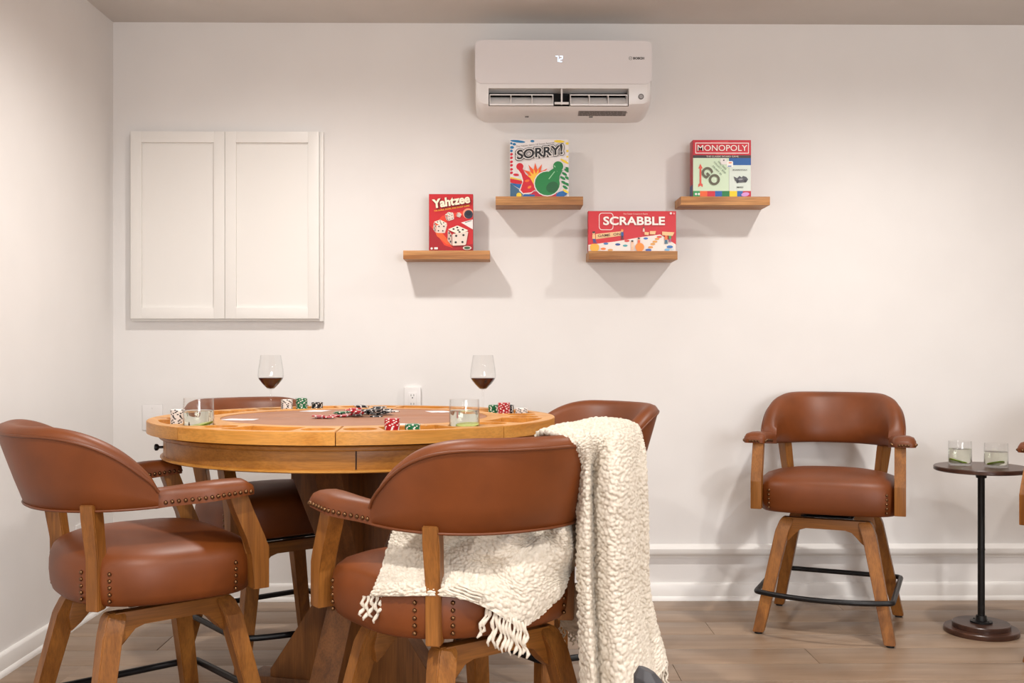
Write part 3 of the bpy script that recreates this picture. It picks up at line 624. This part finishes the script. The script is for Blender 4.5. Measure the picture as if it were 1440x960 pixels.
# ------------------------------------------------------------------ game boxes with printed fronts
PM = {}
def pc(c):
    if c not in PM: PM[c] = mat('print_%d_%d_%d' % c, c, 0.38)
    return PM[c]
class Face:
    """flat print on a box front; u to the right and v up, both 0..1"""
    def __init__(s, x0, x1, z0, z1, y): s.a = (x0, x1, z0, z1, y); s.w = x1 - x0; s.h = z1 - z0; s.b = nb(); s.m = []; s.k = 0
    def pt(s, u, v, k): return (s.a[0] + u * s.w, s.a[4] - 0.00012 * k, s.a[2] + v * s.h)
    def poly(s, c, pts):
        s.k += 1
        if c not in s.m: s.m.append(c)
        pts = [(min(1, max(0, u)), min(1, max(0, v))) for u, v in pts]
        vs = []
        for p in pts:
            if not vs or (abs(p[0] - vs[-1][0]) + abs(p[1] - vs[-1][1]) > 1e-5): vs.append(p)
        if len(vs) < 3: return
        A = [s.b.verts.new(s.pt(u, v, s.k)) for u, v in vs]
        es = [s.b.edges.new((A[i], A[(i + 1) % len(A)])) for i in range(len(A))]
        r = bmesh.ops.triangle_fill(s.b, use_beauty=True, edges=es)
        for f in r['geom']:
            if isinstance(f, bmesh.types.BMFace): f.material_index = s.m.index(c)
    def ell(s, c, u, v, ru, rv, rot=0, n=20):
        """radii in units of the face width"""
        P = []
        for i in range(n):
            a = 2 * math.pi * i / n; x, y = ru * math.cos(a), rv * math.sin(a); P.append((u + (x * math.cos(R(rot)) - y * math.sin(R(rot))), v + (x * math.sin(R(rot)) + y * math.cos(R(rot))) * s.w / s.h))
        s.poly(c, P)
    def rect(s, c, u0, u1, v0, v1): s.poly(c, [(u0, v0), (u1, v0), (u1, v1), (u0, v1)])
    def line(s, c, P, w):
        for (a, b_), (d, e) in zip(P, P[1:]):
            dx, dy = (d - a) * s.w, (e - b_) * s.h; l = math.hypot(dx, dy) or 1; nx, ny = -dy / l * w / 2 * s.w, dx / l * w / 2 * s.w
            s.poly(c, [(a + nx / s.w, b_ + ny / s.h), (a - nx / s.w, b_ - ny / s.h), (d - nx / s.w, e - ny / s.h), (d + nx / s.w, e + ny / s.h)])
    def text(s, c, txt, u, v, w, rot=0, h=None, offset=0.0, shear=0, name='lettering', spacing=1.0):
        s.k += 1; p = s.pt(u, v, s.k); return (name, txt, pc(c), p[0], p[1], p[2], w * s.w, h * s.h if h else None, rot, 0.1, offset, shear, spacing)
    def done(s, parent, texts=()):
        for f in s.b.faces: f.normal_update()
        me = bpy.data.meshes.new('front_print'); s.b.to_mesh(me); s.b.free()
        for c in s.m: me.materials.append(pc(c))
        o = obj('front_print', me, None, parent)
        for t in texts: lettering(t[0], t[1], t[2], o, t[3], t[4], t[5], t[6], t[7], t[8], t[9], t[10], t[11], t[12])
        return o
def gbox(name, label, x0, x1, z0, z1, yf, dep, side, low=None):
    t = thing(name, label, 'game box', (0, 0, 0), 0, 'game boxes on the wall shelves')
    b = nb(); box(b, x0, x1, yf, yf + dep, z0 + 0.0002, z1, 0.0008); obj('lid', b, pc(side), t)
    if low: b = nb(); box(b, x0 - 0.0006, x0, yf + 0.004, yf + dep - 0.002, z0 + 0.001, z0 + low[1]); obj('side_print', b, pc(low[0]), t, smooth=False)
    return t
RED, WHT, BLK, YEL, BLU, GRN, ORG = (196, 20, 34), (232, 226, 222), (28, 26, 28), (238, 206, 52), (24, 100, 168), (20, 128, 62), (240, 120, 30)
# pawn game
g = gbox('pawn_game_box', 'white square game box with red and green pawns on its lid', 1.764, 2.020, 1.781, 2.034, -0.125, 0.052, (226, 222, 220)); F = Face(1.765, 2.019, 1.782, 2.033, -0.1255)
F.rect((230, 224, 222), 0, 1, 0, 1)
TEAL = (28, 118, 170)
for u, v, a, b_, r in ((.13, .965, .13, .022, -6), (.38, .97, .035, .02, 0), (.07, .915, .03, .022, 0), (.02, .93, .02, .02, 0), (.03, .86, .035, .025, 0), (.02, .80, .025, .022, 0)): F.ell(TEAL, u, v, a, b_, r)
for v in (.74, .68, .61, .55, .48, .42): F.ell((206, 24, 52), .02, v, .028, .022, 20)
F.ell((206, 24, 52), .10, .385, .05, .022, -5)
for u, v, a, b_, r in ((.84, .965, .09, .022, -4), (.98, .93, .03, .02, 0), (.93, .62, .08, .02, -30), (.98, .80, .02, .02, 0), (.98, .70, .02, .015, 0)): F.ell(YEL, u, v, a, b_, r)
for u, v in ((.93, .40), (.97, .46), (.90, .33), (.98, .33), (.92, .25), (.94, .17), (.98, .22), (.99, .49)): F.ell(GRN, u, v, .05, .022, -32)
F.poly((60, 100, 130), [(0, 0), (0, .24), (.22, .08), (.20, 0)]); F.poly((206, 24, 40), [(0, .32), (0, .25), (.24, .20), (.24, .27)]); F.poly(YEL, [(0, .35), (0, .325), (.24, .275), (.24, .29)]); F.poly(BLU, [(0, .24), (.2, .22), (.2, .12)])
F.poly((190, 30, 60), [(.30, 0), (.36, .10), (.8, .10), (.80, 0)]); F.poly(BLU, [(.2, 0), (.24, .05), (.42, .04), (.42, 0)]); F.ell(YEL, .15, .03, .045, .045); F.ell(BLU, .88, .05, .10, .05, 15); F.ell(YEL, .95, .1, .06, .02, -30)
def burst(F, c, u, v, r0, r1, n, a0=0):
    F.poly(c, [(u + (r1 if i % 2 == 0 else r0) * math.cos(R(a0) + i * math.pi / n), v + (r1 if i % 2 == 0 else r0) * math.sin(R(a0) + i * math.pi / n) * F.w / F.h) for i in range(2 * n)])
burst(F, (236, 90, 30), .44, .34, .13, .25, 13, 10); burst(F, (248, 190, 60), .44, .31, .09, .19, 13, 20)
F.ell(WHT, .165, .525, .075, .075); F.poly(WHT, [(.10, .49), (.21, .47), (.36, .30), (.42, .12), (.36, .06), (.22, .045), (.15, .11), (.21, .26)])
F.ell((206, 22, 40), .165, .525, .062, .062); F.poly((206, 22, 40), [(.125, .49), (.215, .49), (.26, .40), (.34, .33), (.40, .22), (.43, .13), (.36, .08), (.22, .065), (.175, .12), (.225, .28), (.19, .40)])
F.ell((240, 110, 40), .29, .28, .04, .02, 10); F.ell((240, 130, 50), .33, .17, .035, .02, 30)
F.ell(WHT, .635, .235, .232, .222); F.ell(WHT, .82, .53, .105, .105); F.ell(GRN, .635, .235, .215, .205); F.poly(GRN, [(.60, .40), (.745, .50), (.80, .44), (.90, .47), (.845, .36), (.84, .25), (.80, .15)]); F.ell(GRN, .82, .53, .088, .088)
F.ell((12, 96, 48), .72, .17, .11, .09, 30); F.line((150, 210, 160), [(.66, .31), (.76, .44)], .014); F.ell((150, 210, 160), .76, .53, .022, .010, -50)
T = [F.text(BLK, 'SORRY!', .505, .775, .86, 7, .215, .0125, .1, 'title_outline'), F.text(WHT, 'SORRY!', .505, .775, .84, 7, .195, .0085, .1, 'title_outline'), F.text(BLK, 'SORRY!', .505, .775, .80, 7, .165, .0030, .1, 'title_lettering'),
     F.text(BLK, 'The Classic Game Of Sweet Revenge', .43, .905, .66, 6, .028, .0, 0, 'subtitle_lettering')]
F.done(g, T)
# dice game
g = gbox('dice_game_box', 'tall narrow red game box with dice on its lid', 1.412, 1.604, 1.547, 1.795, -0.125, 0.045, (150, 14, 24)); F = Face(1.413, 1.603, 1.548, 1.794, -0.1255)
F.rect((196, 26, 34), 0, 1, 0, 1); F.poly((160, 14, 28), [(0, 0), (0, .45), (.28, .25), (.5, .08), (1, .12), (1, 0)]); F.poly((222, 60, 36), [(.06, .42), (.30, .62), (.75, .70), (.95, .66), (.6, .60), (.3, .48), (.22, .30), (.55, .05), (.35, .10)]); F.poly((236, 96, 44), [(.10, .40), (.25, .55), (.26, .35), (.55, .09), (.40, .12), (.18, .26)])
def die(F, u, v, s, rot, pips=True):
    c, n = math.cos(R(rot)), math.sin(R(rot)); k = F.w / F.h
    def q(x, y): return (u + s * (x * c - y * n), v + s * (x * n + y * c) * k)
    def rr(c_, P):
        ctr = (sum(p[0] for p in P) / len(P), sum(p[1] for p in P) / len(P)); out = []
        for i in range(len(P)):
            p, a, b_ = P[i], P[i - 1], P[(i + 1) % len(P)]
            for f in (.18, .06): out.append(q(p[0] + (a[0] - p[0]) * f, p[1] + (a[1] - p[1]) * f))
            for f in (.06, .18): out.append(q(p[0] + (b_[0] - p[0]) * f, p[1] + (b_[1] - p[1]) * f))
        F.poly(c_, out)
    rr((236, 226, 210), [(-1, .55), (-.1, 1), (1.0, .6), (.1, .12), (.1, .12)][:4]); rr((222, 206, 194), [(-.55, .12), (1.0, .50), (.85, -.85), (-.45, -1)]); rr((200, 176, 166), [(-1, .5), (-.6, .1), (-.5, -1), (-.95, -.55)])
    for x, y in ((-.1, .80), (-.45, .62), (.0, .55), (.45, .62), (.15, .38)): F.ell(BLK, *q(x, y), s * .11, s * .075, rot)
    for x, y in ((-.15, -.02), (.55, .1), (-.15, -.65), (.5, -.58)): F.ell(BLK, *q(x, y), s * .11, s * .10, rot)
    for x, y in ((-.85, .2), (-.68, -.05), (-.82, -.35), (-.66, -.62)): F.ell(BLK, *q(x, y), s * .06, s * .10, rot)
F.ell((236, 150, 120), .89, .66, .12, .12); F.ell((40, 44, 62), .90, .645, .10, .10); F.ell((20, 22, 34), .90, .66, .06, .05); F.poly(WHT, [(.73, .50), (1, .555), (1, .38)]); F.line(BLK, [(.82, .50), (.97, .535)], .012)
die(F, .25, .43, .155, -8); die(F, .47, .61, .10, 12); die(F, .68, .635, .055, -20); die(F, .655, .265, .235, -4)
F.ell((214, 200, 190), .87, .05, .10, .045); F.ell((60, 90, 60), .87, .05, .07, .03); F.ell(WHT, .06, .04, .025, .025); F.rect(WHT, .12, .2, .025, .06)
T = [F.text((120, 8, 20), 'Yahtzee', .515, .865, .885, 9, .172, .0075, .06, 'title_shadow'), F.text((244, 232, 206), 'Yahtzee', .505, .872, 0.86, 9, .160, .0040, .06, 'title_lettering'), F.text((246, 190, 60), 'THE SHAKE, SCORE, AND SHOUT GAME!', .52, .745, .82, 9, .03, .001, 0, 'subtitle_lettering')]
F.done(g, T)
# word game
g = gbox('word_game_box', 'wide flat red game box with white title and tiny figures on its lid', 2.104, 2.487, 1.546, 1.722, -0.128, 0.045, (170, 16, 28)); F = Face(2.105, 2.486, 1.547, 1.721, -0.1285)
F.rect((206, 20, 34), 0, 1, 0, 1); F.poly((236, 226, 218), [(0, 0), (0, .16), (.3, .24), (.62, .36), (.82, .42), (1, .17), (1, 0)])
def rrect(F, c, u0, u1, v0, v1, r):
    k = F.w / F.h; P = []
    for cu, cv, a0 in ((u1 - r, v1 - r * k, 0), (u0 + r, v1 - r * k, 90), (u0 + r, v0 + r * k, 180), (u1 - r, v0 + r * k, 270)):
        for i in range(5): a = R(a0 + 22.5 * i); P.append((cu + r * math.cos(a), cv + r * k * math.sin(a)))
    F.poly(c, P)
rrect(F, WHT, .12, .285, .53, .96, .035); rrect(F, (206, 20, 34), .127, .278, .545, .945, .03)
TAN = (240, 196, 140)
F.poly(TAN, [(.085, .30), (.085, .43), (.38, .50), (.38, .39)])
for u, v, c, a in ((.20, .19, (60, 120, 180), .028), (.335, .17, (40, 80, 150), .03), (.42, .14, (70, 160, 170), .028), (.17, .06, ORG, .03), (.25, .03, (220, 160, 90), .03), (.44, .26, (210, 70, 60), .03), (.655, .32, (60, 110, 190), .026), (.81, .36, (220, 80, 60), .028), (.785, .31, (224, 150, 60), .026), (.76, .24, (224, 160, 70), .028), (.735, .18, (224, 160, 70), .028), (.71, .10, (226, 150, 60), .028), (.685, .03, (50, 90, 170), .035), (.93, .11, (50, 110, 180), .036), (.90, .04, (120, 180, 220), .03), (.96, .05, (200, 220, 230), .02)): F.ell(c, u, v, a, a * .45)
def fig(F, u, v, s, top, leg, hair, lean=0):
    F.poly(leg, [(u - .4 * s, v), (u - .1 * s, v), (u, v + 2.0 * s), (u + .15 * s, v), (u + .45 * s, v), (u + .35 * s + lean, v + 3 * s), (u - .3 * s + lean, v + 3 * s)]); F.poly(top, [(u - .4 * s + lean, v + 2.6 * s), (u + .45 * s + lean, v + 2.6 * s), (u + .4 * s + lean, v + 5.2 * s), (u - .35 * s + lean, v + 5.2 * s)])
    F.ell((226, 170, 130), u + lean, v + 6.0 * s, s * .36, s * .40); F.ell(hair, u + lean, v + 6.5 * s, s * .40, s * .26)
fig(F, .075, .20, .042, (240, 190, 130), (50, 70, 140), BLK, -.015); fig(F, .385, .29, .036, (30, 80, 150), (60, 30, 50), (236, 150, 60), .0); fig(F, .50, .02, .036, (244, 200, 170), (246, 190, 150), BLK); fig(F, .575, .10, .034, (232, 100, 50), (240, 150, 60), (30, 30, 60)); fig(F, .63, .42, .026, (230, 200, 190), (210, 60, 60), (60, 60, 60))
fig(F, .885, .18, .040, (240, 120, 50), (30, 100, 130), (40, 70, 140)); fig(F, .93, .22, .034, (80, 150, 90), (170, 90, 130), BLK)
rrect(F, (246, 176, 50), .02, .12, 0, .18, .03); F.ell((250, 140, 40), .585, .10, .05, .05); F.poly(TAN, [(.64, .41), (.64, .48), (.69, .47), (.685, .40)]); F.poly(TAN, [(.70, .42), (.70, .50), (.77, .50), (.76, .42)]); F.poly(TAN, [(.84, .40), (.84, .49), (.98, .47), (.96, .38)])
F.ell(WHT, .94, .945, .013, .013); F.ell((236, 150, 150), .975, .94, .011, .011)
T = [F.text((244, 240, 234), 'SCRABBLE', .52, .755, .705, 0, .215, .0028, 0, 'title_lettering'), F.text((240, 210, 200), 'The Classic Crossword Game', .535, .93, .28, 0, .032, .0006, 0, 'subtitle_lettering'), F.text((90, 60, 50), 'GAME  ON', .235, .405, .26, 5, .06, .001, 0, 'tile_lettering')]
F.done(g, T)
# property game
g = gbox('property_game_box', 'square game box with red title band and green board corner on its lid', 2.559, 2.813, 1.782, 2.031, -0.132, 0.068, (178, 22, 44), ((40, 62, 120), 0.055)); F = Face(2.560, 2.812, 1.783, 2.030, -0.1325)
F.rect((196, 24, 42), 0, 1, 0, 1); F.poly((214, 60, 66), [(.3, .97), (.6, .99), (.75, .74), (.4, .74)]); F.rect((240, 232, 228), .04, .965, .765, .955); F.rect((204, 30, 48), .052, .953, .778, .942)
F.rect((56, 50, 50), 0, 1, .685, .735); F.rect((206, 226, 196), 0, .62, .105, .685); F.rect((96, 96, 92), .62, .624, .105, .685); F.rect((214, 224, 214), .624, 1, .105, .56); F.rect((20, 88, 160), .624, 1, .56, .685)
cs = [(40, 150, 80), (232, 96, 40), (206, 30, 50), (30, 90, 170), (24, 122, 60), (244, 206, 30), (40, 100, 170), (190, 24, 50)]; ed = [0, .12, .245, .38, .50, .63, .76, .86, 1]
for i, c in enumerate(cs): F.rect(c, ed[i], ed[i + 1], 0, .105 if i != 2 else .09)
F.ell(WHT, .05, .05, .02, .02); F.ell((220, 235, 220), .1, .05, .02, .02)
F.poly((222, 84, 66), [(.09, .50), (.125, .58), (.165, .50), (.142, .50), (.142, .24), (.165, .22), (.165, .17), (.127, .20), (.09, .17), (.09, .22), (.112, .24), (.112, .50)])
rrect(F, WHT, .47, .58, .57, .68, .02); rrect(F, (240, 236, 230), .58, .69, .52, .63, .02); F.rect((90, 130, 180), .60, .66, .53, .55); F.ell(ORG, .64, .60, .03, .01); F.ell(BLK, .53, .645, .012, .012)
F.poly((84, 84, 90), [(.70, .36), (.73, .28), (.80, .25), (.92, .26), (.95, .31), (.92, .35), (.86, .37), (.84, .34), (.80, .37), (.76, .33)]); F.ell((50, 50, 56), .77, .27, .025, .025); F.ell((50, 50, 56), .90, .28, .025, .025); F.ell((150, 150, 155), .82, .31, .04, .015, 8); F.ell((210, 150, 210), .9, .045, .07, .035, 10)
T = [F.text((244, 236, 228), 'MONOPOLY', .505, .86, .86, 0, .105, .0004, 0, 'title_lettering'), F.text((220, 210, 196), 'THE CLASSIC BOARD GAME', .505, .71, .56, 0, .028, .0006, 0, 'subtitle_lettering'), F.text((96, 92, 70), 'GO', .305, .365, .36, -45, .20, .0035, 0, 'corner_lettering'),
     F.text((90, 110, 90), 'COLLECT $200', .46, .515, .28, -45, .030, .0004, 0, 'small_lettering'), F.text((90, 110, 90), 'SALARY AS', .415, .47, .22, -45, .030, .0004, 0, 'small_lettering'), F.text((90, 110, 90), 'YOU PASS', .50, .555, .20, -45, .030, .0004, 0, 'small_lettering'),
     F.text(BLK, 'BOARDWALK', .81, .475, .25, 0, .024, .0004, 0, 'small_lettering'), F.text((40, 50, 40), 'M400', .81, .17, .11, 0, .028, .0005, 0, 'price_lettering')]
F.done(g, T)

# ------------------------------------------------------------------ throw on the foreground chair
DRAPE = [
   [(1.821, -2.141, 0.78), (1.864, -2.141, 0.78), (1.893, -2.102, 0.78), (1.915, -2.042, 0.78), (1.914, -2.002, 0.78), (1.911, -1.962, 0.78), (1.904, -1.922, 0.78), (1.906, -1.902, 0.78), (1.906, -1.892, 0.78)] ,
   [(1.805, -2.201, 0.885), (1.855, -2.161, 0.9), (1.891, -2.132, 0.91), (1.931, -2.102, 0.91), (1.96, -2.042, 0.91), (1.976, -2.002, 0.905), (1.985, -1.963, 0.9), (1.987, -1.943, 0.89), (1.98, -1.923, 0.88)] ,
   [(1.815, -2.301, 0.938), (1.862, -2.271, 0.949), (1.905, -2.222, 0.951), (1.952, -2.182, 0.958), (1.997, -2.143, 0.954), (2.026, -2.103, 0.948), (2.057, -2.053, 0.936), (2.051, -1.983, 0.925), (2.019, -1.943, 0.91)] ,
   [(1.876, -2.366, 0.918), (1.907, -2.367, 0.926), (1.936, -2.327, 0.93), (1.984, -2.303, 0.932), (2.027, -2.243, 0.92), (2.052, -2.173, 0.905), (2.071, -2.133, 0.892), (2.064, -2.043, 0.88), (2.014, -1.983, 0.87)] ,
   [(1.899, -2.277, 0.84), (1.917, -2.332, 0.85), (1.936, -2.287, 0.85), (1.969, -2.352, 0.85), (2.013, -2.318, 0.845), (2.038, -2.248, 0.84), (2.065, -2.218, 0.83), (2.066, -2.118, 0.82), (2.007, -2.058, 0.82)] ,
   [(1.902, -2.262, 0.7), (1.92, -2.317, 0.7), (1.939, -2.272, 0.7), (1.974, -2.337, 0.7), (2.018, -2.303, 0.7), (2.045, -2.233, 0.7), (2.072, -2.203, 0.7), (2.072, -2.103, 0.7), (2.013, -2.043, 0.7)] ,
   [(1.905, -2.242, 0.56), (1.923, -2.297, 0.56), (1.943, -2.252, 0.56), (1.978, -2.318, 0.56), (2.023, -2.283, 0.56), (2.049, -2.213, 0.56), (2.076, -2.184, 0.56), (2.077, -2.084, 0.56), (2.017, -2.023, 0.56)] ,
   [(1.91, -2.242, 0.42), (1.93, -2.297, 0.42), (1.95, -2.252, 0.42), (1.988, -2.318, 0.43), (2.035, -2.283, 0.45), (2.063, -2.213, 0.46), (2.092, -2.184, 0.47), (2.093, -2.084, 0.47), (2.028, -2.023, 0.46)] ,
   [(1.921, -2.252, 0.2), (1.942, -2.307, 0.2), (1.964, -2.262, 0.21), (2.004, -2.328, 0.24), (2.055, -2.293, 0.3), (2.084, -2.224, 0.335), (2.115, -2.194, 0.375), (2.116, -2.094, 0.385), (2.047, -2.033, 0.38)] ,
]
HEAP = [
   [(1.494, -1.997, 0.743), (1.561, -2.078, 0.764), (1.633, -2.119, 0.778), (1.703, -2.14, 0.781), (1.764, -2.15, 0.782), (1.824, -2.141, 0.781), (1.875, -2.101, 0.775), (1.918, -2.042, 0.767)] ,
   [(1.464, -2.097, 0.684), (1.535, -2.198, 0.708), (1.62, -2.299, 0.728), (1.677, -2.199, 0.701), (1.753, -2.32, 0.728), (1.812, -2.201, 0.698), (1.865, -2.281, 0.721), (1.916, -2.122, 0.699)] ,
   [(1.451, -2.157, 0.646), (1.525, -2.218, 0.654), (1.593, -2.248, 0.66), (1.653, -2.299, 0.676), (1.726, -2.36, 0.675), (1.796, -2.301, 0.673), (1.877, -2.271, 0.66), (1.909, -2.162, 0.649)] ,
   [(1.449, -2.257, 0.619), (1.513, -2.298, 0.624), (1.589, -2.323, 0.636), (1.641, -2.329, 0.64), (1.702, -2.335, 0.638), (1.775, -2.35, 0.622), (1.863, -2.251, 0.61), (1.898, -2.172, 0.603)] ,
   [(1.442, -2.322, 0.594), (1.51, -2.363, 0.603), (1.584, -2.373, 0.605), (1.639, -2.374, 0.602), (1.699, -2.37, 0.588), (1.785, -2.35, 0.562), (1.852, -2.271, 0.575), (1.884, -2.212, 0.585)] ,
   [(1.43, -2.327, 0.57), (1.505, -2.368, 0.579), (1.58, -2.383, 0.583), (1.64, -2.379, 0.575), (1.696, -2.375, 0.552), (1.773, -2.35, 0.508), (1.844, -2.271, 0.536), (1.874, -2.216, 0.556)] ,
]
FLAP = [
   [(1.881, -2.001, 0.524), (1.925, -2.022, 0.529), (1.974, -2.082, 0.542)] ,
   [(1.88, -1.991, 0.467), (1.926, -2.012, 0.463), (1.975, -2.072, 0.469)] ,
   [(1.878, -1.981, 0.41), (1.921, -2.002, 0.391), (1.97, -2.062, 0.395)] ,
]
T1 = [((1.416, -2.325, 0.569), (1.411, -2.329, 0.525)), ((1.426, -2.325, 0.569), (1.42, -2.329, 0.516)), ((1.436, -2.325, 0.569), (1.431, -2.329, 0.522)), ((1.445, -2.325, 0.569), (1.443, -2.329, 0.509)), ((1.457, -2.325, 0.569), (1.452, -2.329, 0.532)), ((1.476, -2.325, 0.569), (1.471, -2.329, 0.541)), ((1.482, -2.325, 0.569), (1.481, -2.329, 0.532))]
T2 = [((1.697, -2.365, 0.556), (1.672, -2.368, 0.486)), ((1.704, -2.365, 0.549), (1.68, -2.368, 0.497)), ((1.712, -2.365, 0.546), (1.699, -2.369, 0.468)), ((1.718, -2.365, 0.546), (1.708, -2.369, 0.462)), ((1.724, -2.365, 0.543), (1.721, -2.369, 0.459)), ((1.732, -2.365, 0.54), (1.731, -2.369, 0.453)), ((1.738, -2.365, 0.537), (1.74, -2.369, 0.457)), ((1.745, -2.365, 0.534), (1.748, -2.369, 0.448)), ((1.753, -2.365, 0.53), (1.757, -2.369, 0.451)), ((1.759, -2.365, 0.527), (1.765, -2.369, 0.443)), ((1.765, -2.365, 0.524), (1.773, -2.369, 0.45)), ((1.773, -2.365, 0.521), (1.782, -2.369, 0.44)), ((1.779, -2.365, 0.524), (1.782, -2.369, 0.468))]
T3 = [((1.602, -2.384, 0.597), (1.674, -2.388, 0.571)), ((1.612, -2.384, 0.601), (1.68, -2.388, 0.577)), ((1.624, -2.384, 0.604), (1.685, -2.388, 0.583)), ((1.605, -2.384, 0.59), (1.665, -2.388, 0.571)), ((1.632, -2.384, 0.608), (1.69, -2.389, 0.588))]

throw = thing('throw_blanket', 'chunky cream boucle throw with fringe draped over the foreground chair', 'blanket', (1.9, -2.2, 0.5))
TO = Vector((1.9, -2.2, 0.5))
def sheet(ctrl, nu, nv, thick, amp, cell, seed, name='woven_cloth'):
    C = np.array(ctrl, float); rows = np.stack([catmull(C[:, j], nu) for j in range(C.shape[1])], 1); P = np.stack([catmull(rows[i], nv) for i in range(nu)], 0)
    rs = np.random.RandomState(seed)
    def normals(P):
        du = np.gradient(P, axis=0); dv = np.gradient(P, axis=1); n = np.cross(du, dv); return n / (np.linalg.norm(n, axis=2, keepdims=True) + 1e-9)
    n = normals(P); su = np.cumsum(np.r_[0, np.linalg.norm(np.diff(P[:, nv // 2], axis=0), axis=1)]); sv = np.stack([np.r_[0, np.cumsum(np.linalg.norm(np.diff(P[i], axis=0), axis=1))] for i in range(nu)])
    sv = np.tile(sv.mean(0), (nu, 1)); A = np.tile(su[:, None], (1, nv)); warp = 0.25 * np.sin(A * 60 + 3 * np.sin(sv * 40))
    ga = A / cell + 0.15 * warp; gb = sv / cell; ia = np.floor(ga).astype(int); ib = np.floor(gb).astype(int); tab = rs.rand(3, 4999); lump = np.zeros_like(A)
    for da in (-1, 0, 1):            # one soft knot of yarn per jittered cell
        for db in (-1, 0, 1):
            k = ((ia + da) * 131 + (ib + db) * 37) % 4999; ca = ia + da + 0.5 + 0.85 * (tab[0][k] - 0.5); cb_ = ib + db + 0.5 + 0.9 * (tab[1][k] - 0.5); rad = 0.50 + 0.34 * tab[2][k]
            q = 1 - ((ga - ca) ** 2 * 1.25 + (gb - cb_) ** 2 * 0.85) / rad ** 2; lump = np.maximum(lump, np.sqrt(np.clip(q, 0, 1)) * rad * 1.25)
    n2 = rs.rand(nu // 6 + 3, nv // 6 + 3); uu = np.linspace(0, n2.shape[0] - 1.01, nu); vv = np.linspace(0, n2.shape[1] - 1.01, nv); iu = uu.astype(int); iv = vv.astype(int); fu = (uu - iu)[:, None]; fv = (vv - iv)[None]
    soft = (n2[iu][:, iv] * (1 - fu) * (1 - fv) + n2[iu + 1][:, iv] * fu * (1 - fv) + n2[iu][:, iv + 1] * (1 - fu) * fv + n2[iu + 1][:, iv + 1] * fu * fv)
    h = (lump * amp + (soft - 0.5) * amp * 0.35)[..., None]
    Fr = P + n * h; Bk = P - n * (thick + h * 0.7); V = np.concatenate([Fr.reshape(-1, 3), Bk.reshape(-1, 3)]) - np.array(TO); N0 = nu * nv; F = []
    for i in range(nu - 1):
        for j in range(nv - 1):
            k = i * nv + j; F.append((k, k + 1, k + nv + 1, k + nv)); F.append((N0 + k, N0 + k + nv, N0 + k + nv + 1, N0 + k + 1))
    bd = [j for j in range(nv)] + [i * nv + nv - 1 for i in range(1, nu)] + [(nu - 1) * nv + j for j in range(nv - 2, -1, -1)] + [i * nv for i in range(nu - 2, 0, -1)]
    for q in range(len(bd)): p, r = bd[q], bd[(q + 1) % len(bd)]; F.append((p, N0 + p, N0 + r, r))
    me = bpy.data.meshes.new(name); me.from_pydata(V.tolist(), [], F); me.materials.append(M['yarn']); me.polygons.foreach_set('use_smooth', [True] * len(me.polygons)); me.update()
    return obj(name, me, None, throw), P
_, PD = sheet(DRAPE, 540, 310, 0.006, 0.0062, 0.0086, 1); sheet(HEAP, 250, 330, 0.006, 0.0052, 0.0078, 2); _, PF = sheet(FLAP, 60, 50, 0.004, 0.003, 0.009, 3)
trng = random.Random(4)
def tassel(a, b, r=0.0046, wig=0.0055, n=9):
    a, b = Vector(a) - TO, Vector(b) - TO; P = []; ph = trng.random() * 6; L = (b - a).length
    for i in range(n + 1):
        f = i / n; s = math.sin(ph + f * 11) * wig * (0.3 + f); P.append(a.lerp(b, f) + Vector((s * 0.8, s * 0.5, 0)))
    bm = nb(); tube(bm, P, [r * (0.85 + 0.25 * math.sin(ph + k * 1.9)) * (1 if k < n else 0.5) for k in range(n + 1)], 6); return obj('tassel', bm, M['yarn'], throw, angle=90)
for a, b in T1 + T2: tassel(a, b)
for a, b in T3: tassel(a, b, 0.0036, 0.003)
for k in range(26):
    j = 140 + int(k * 6.3); j = min(j, 308); p = PD[-1, j]; L = trng.uniform(0.04, 0.06); tassel(p + np.array((0, 0, 0.006)), p + np.array((trng.uniform(-.004, .012), trng.uniform(-.01, .01), -L)), 0.0034)
for k in range(12):
    p = PF[-1, 2 + k * 4]; tassel(p + np.array((0, 0, 0.004)), p + np.array((trng.uniform(-.008, .004), 0, -trng.uniform(.02, .035))), 0.003)

# ------------------------------------------------------------------ dark grip at the lower edge
gp = thing('faceted_grip', 'dark grey faceted rubber grip rising at the bottom edge before the throw', 'handle', (1.990, -2.803, 0))
b = nb(); rings = []
for z, r, dx in ((0.40, 0.030, 0.010), (0.50, 0.031, 0.004), (0.532, 0.0275, 0.001), (0.549, 0.0150, -0.002)):
    rings.append([Vector((dx + r * math.cos(R(22.5 + 45 * i)), r * math.sin(R(22.5 + 45 * i)), z + (0.006 * math.cos(R(22.5 + 45 * i)) * -1))) for i in range(8)])
loft(b, rings); bmesh.ops.bevel(b, geom=b.edges[:], offset=0.0012, segments=1, affect='EDGES'); obj('rubber_head', b, M['rubber'], gp, smooth=False)
b = nb(); lathe(b, [(0, 0), (0.11, 0), (0.115, 0.006), (0.10, 0.014), (0.02, 0.018), (0.014, 0.03), (0.013, 0.41), (0, 0.41)], 32); obj('post', b, M['black'], gp)
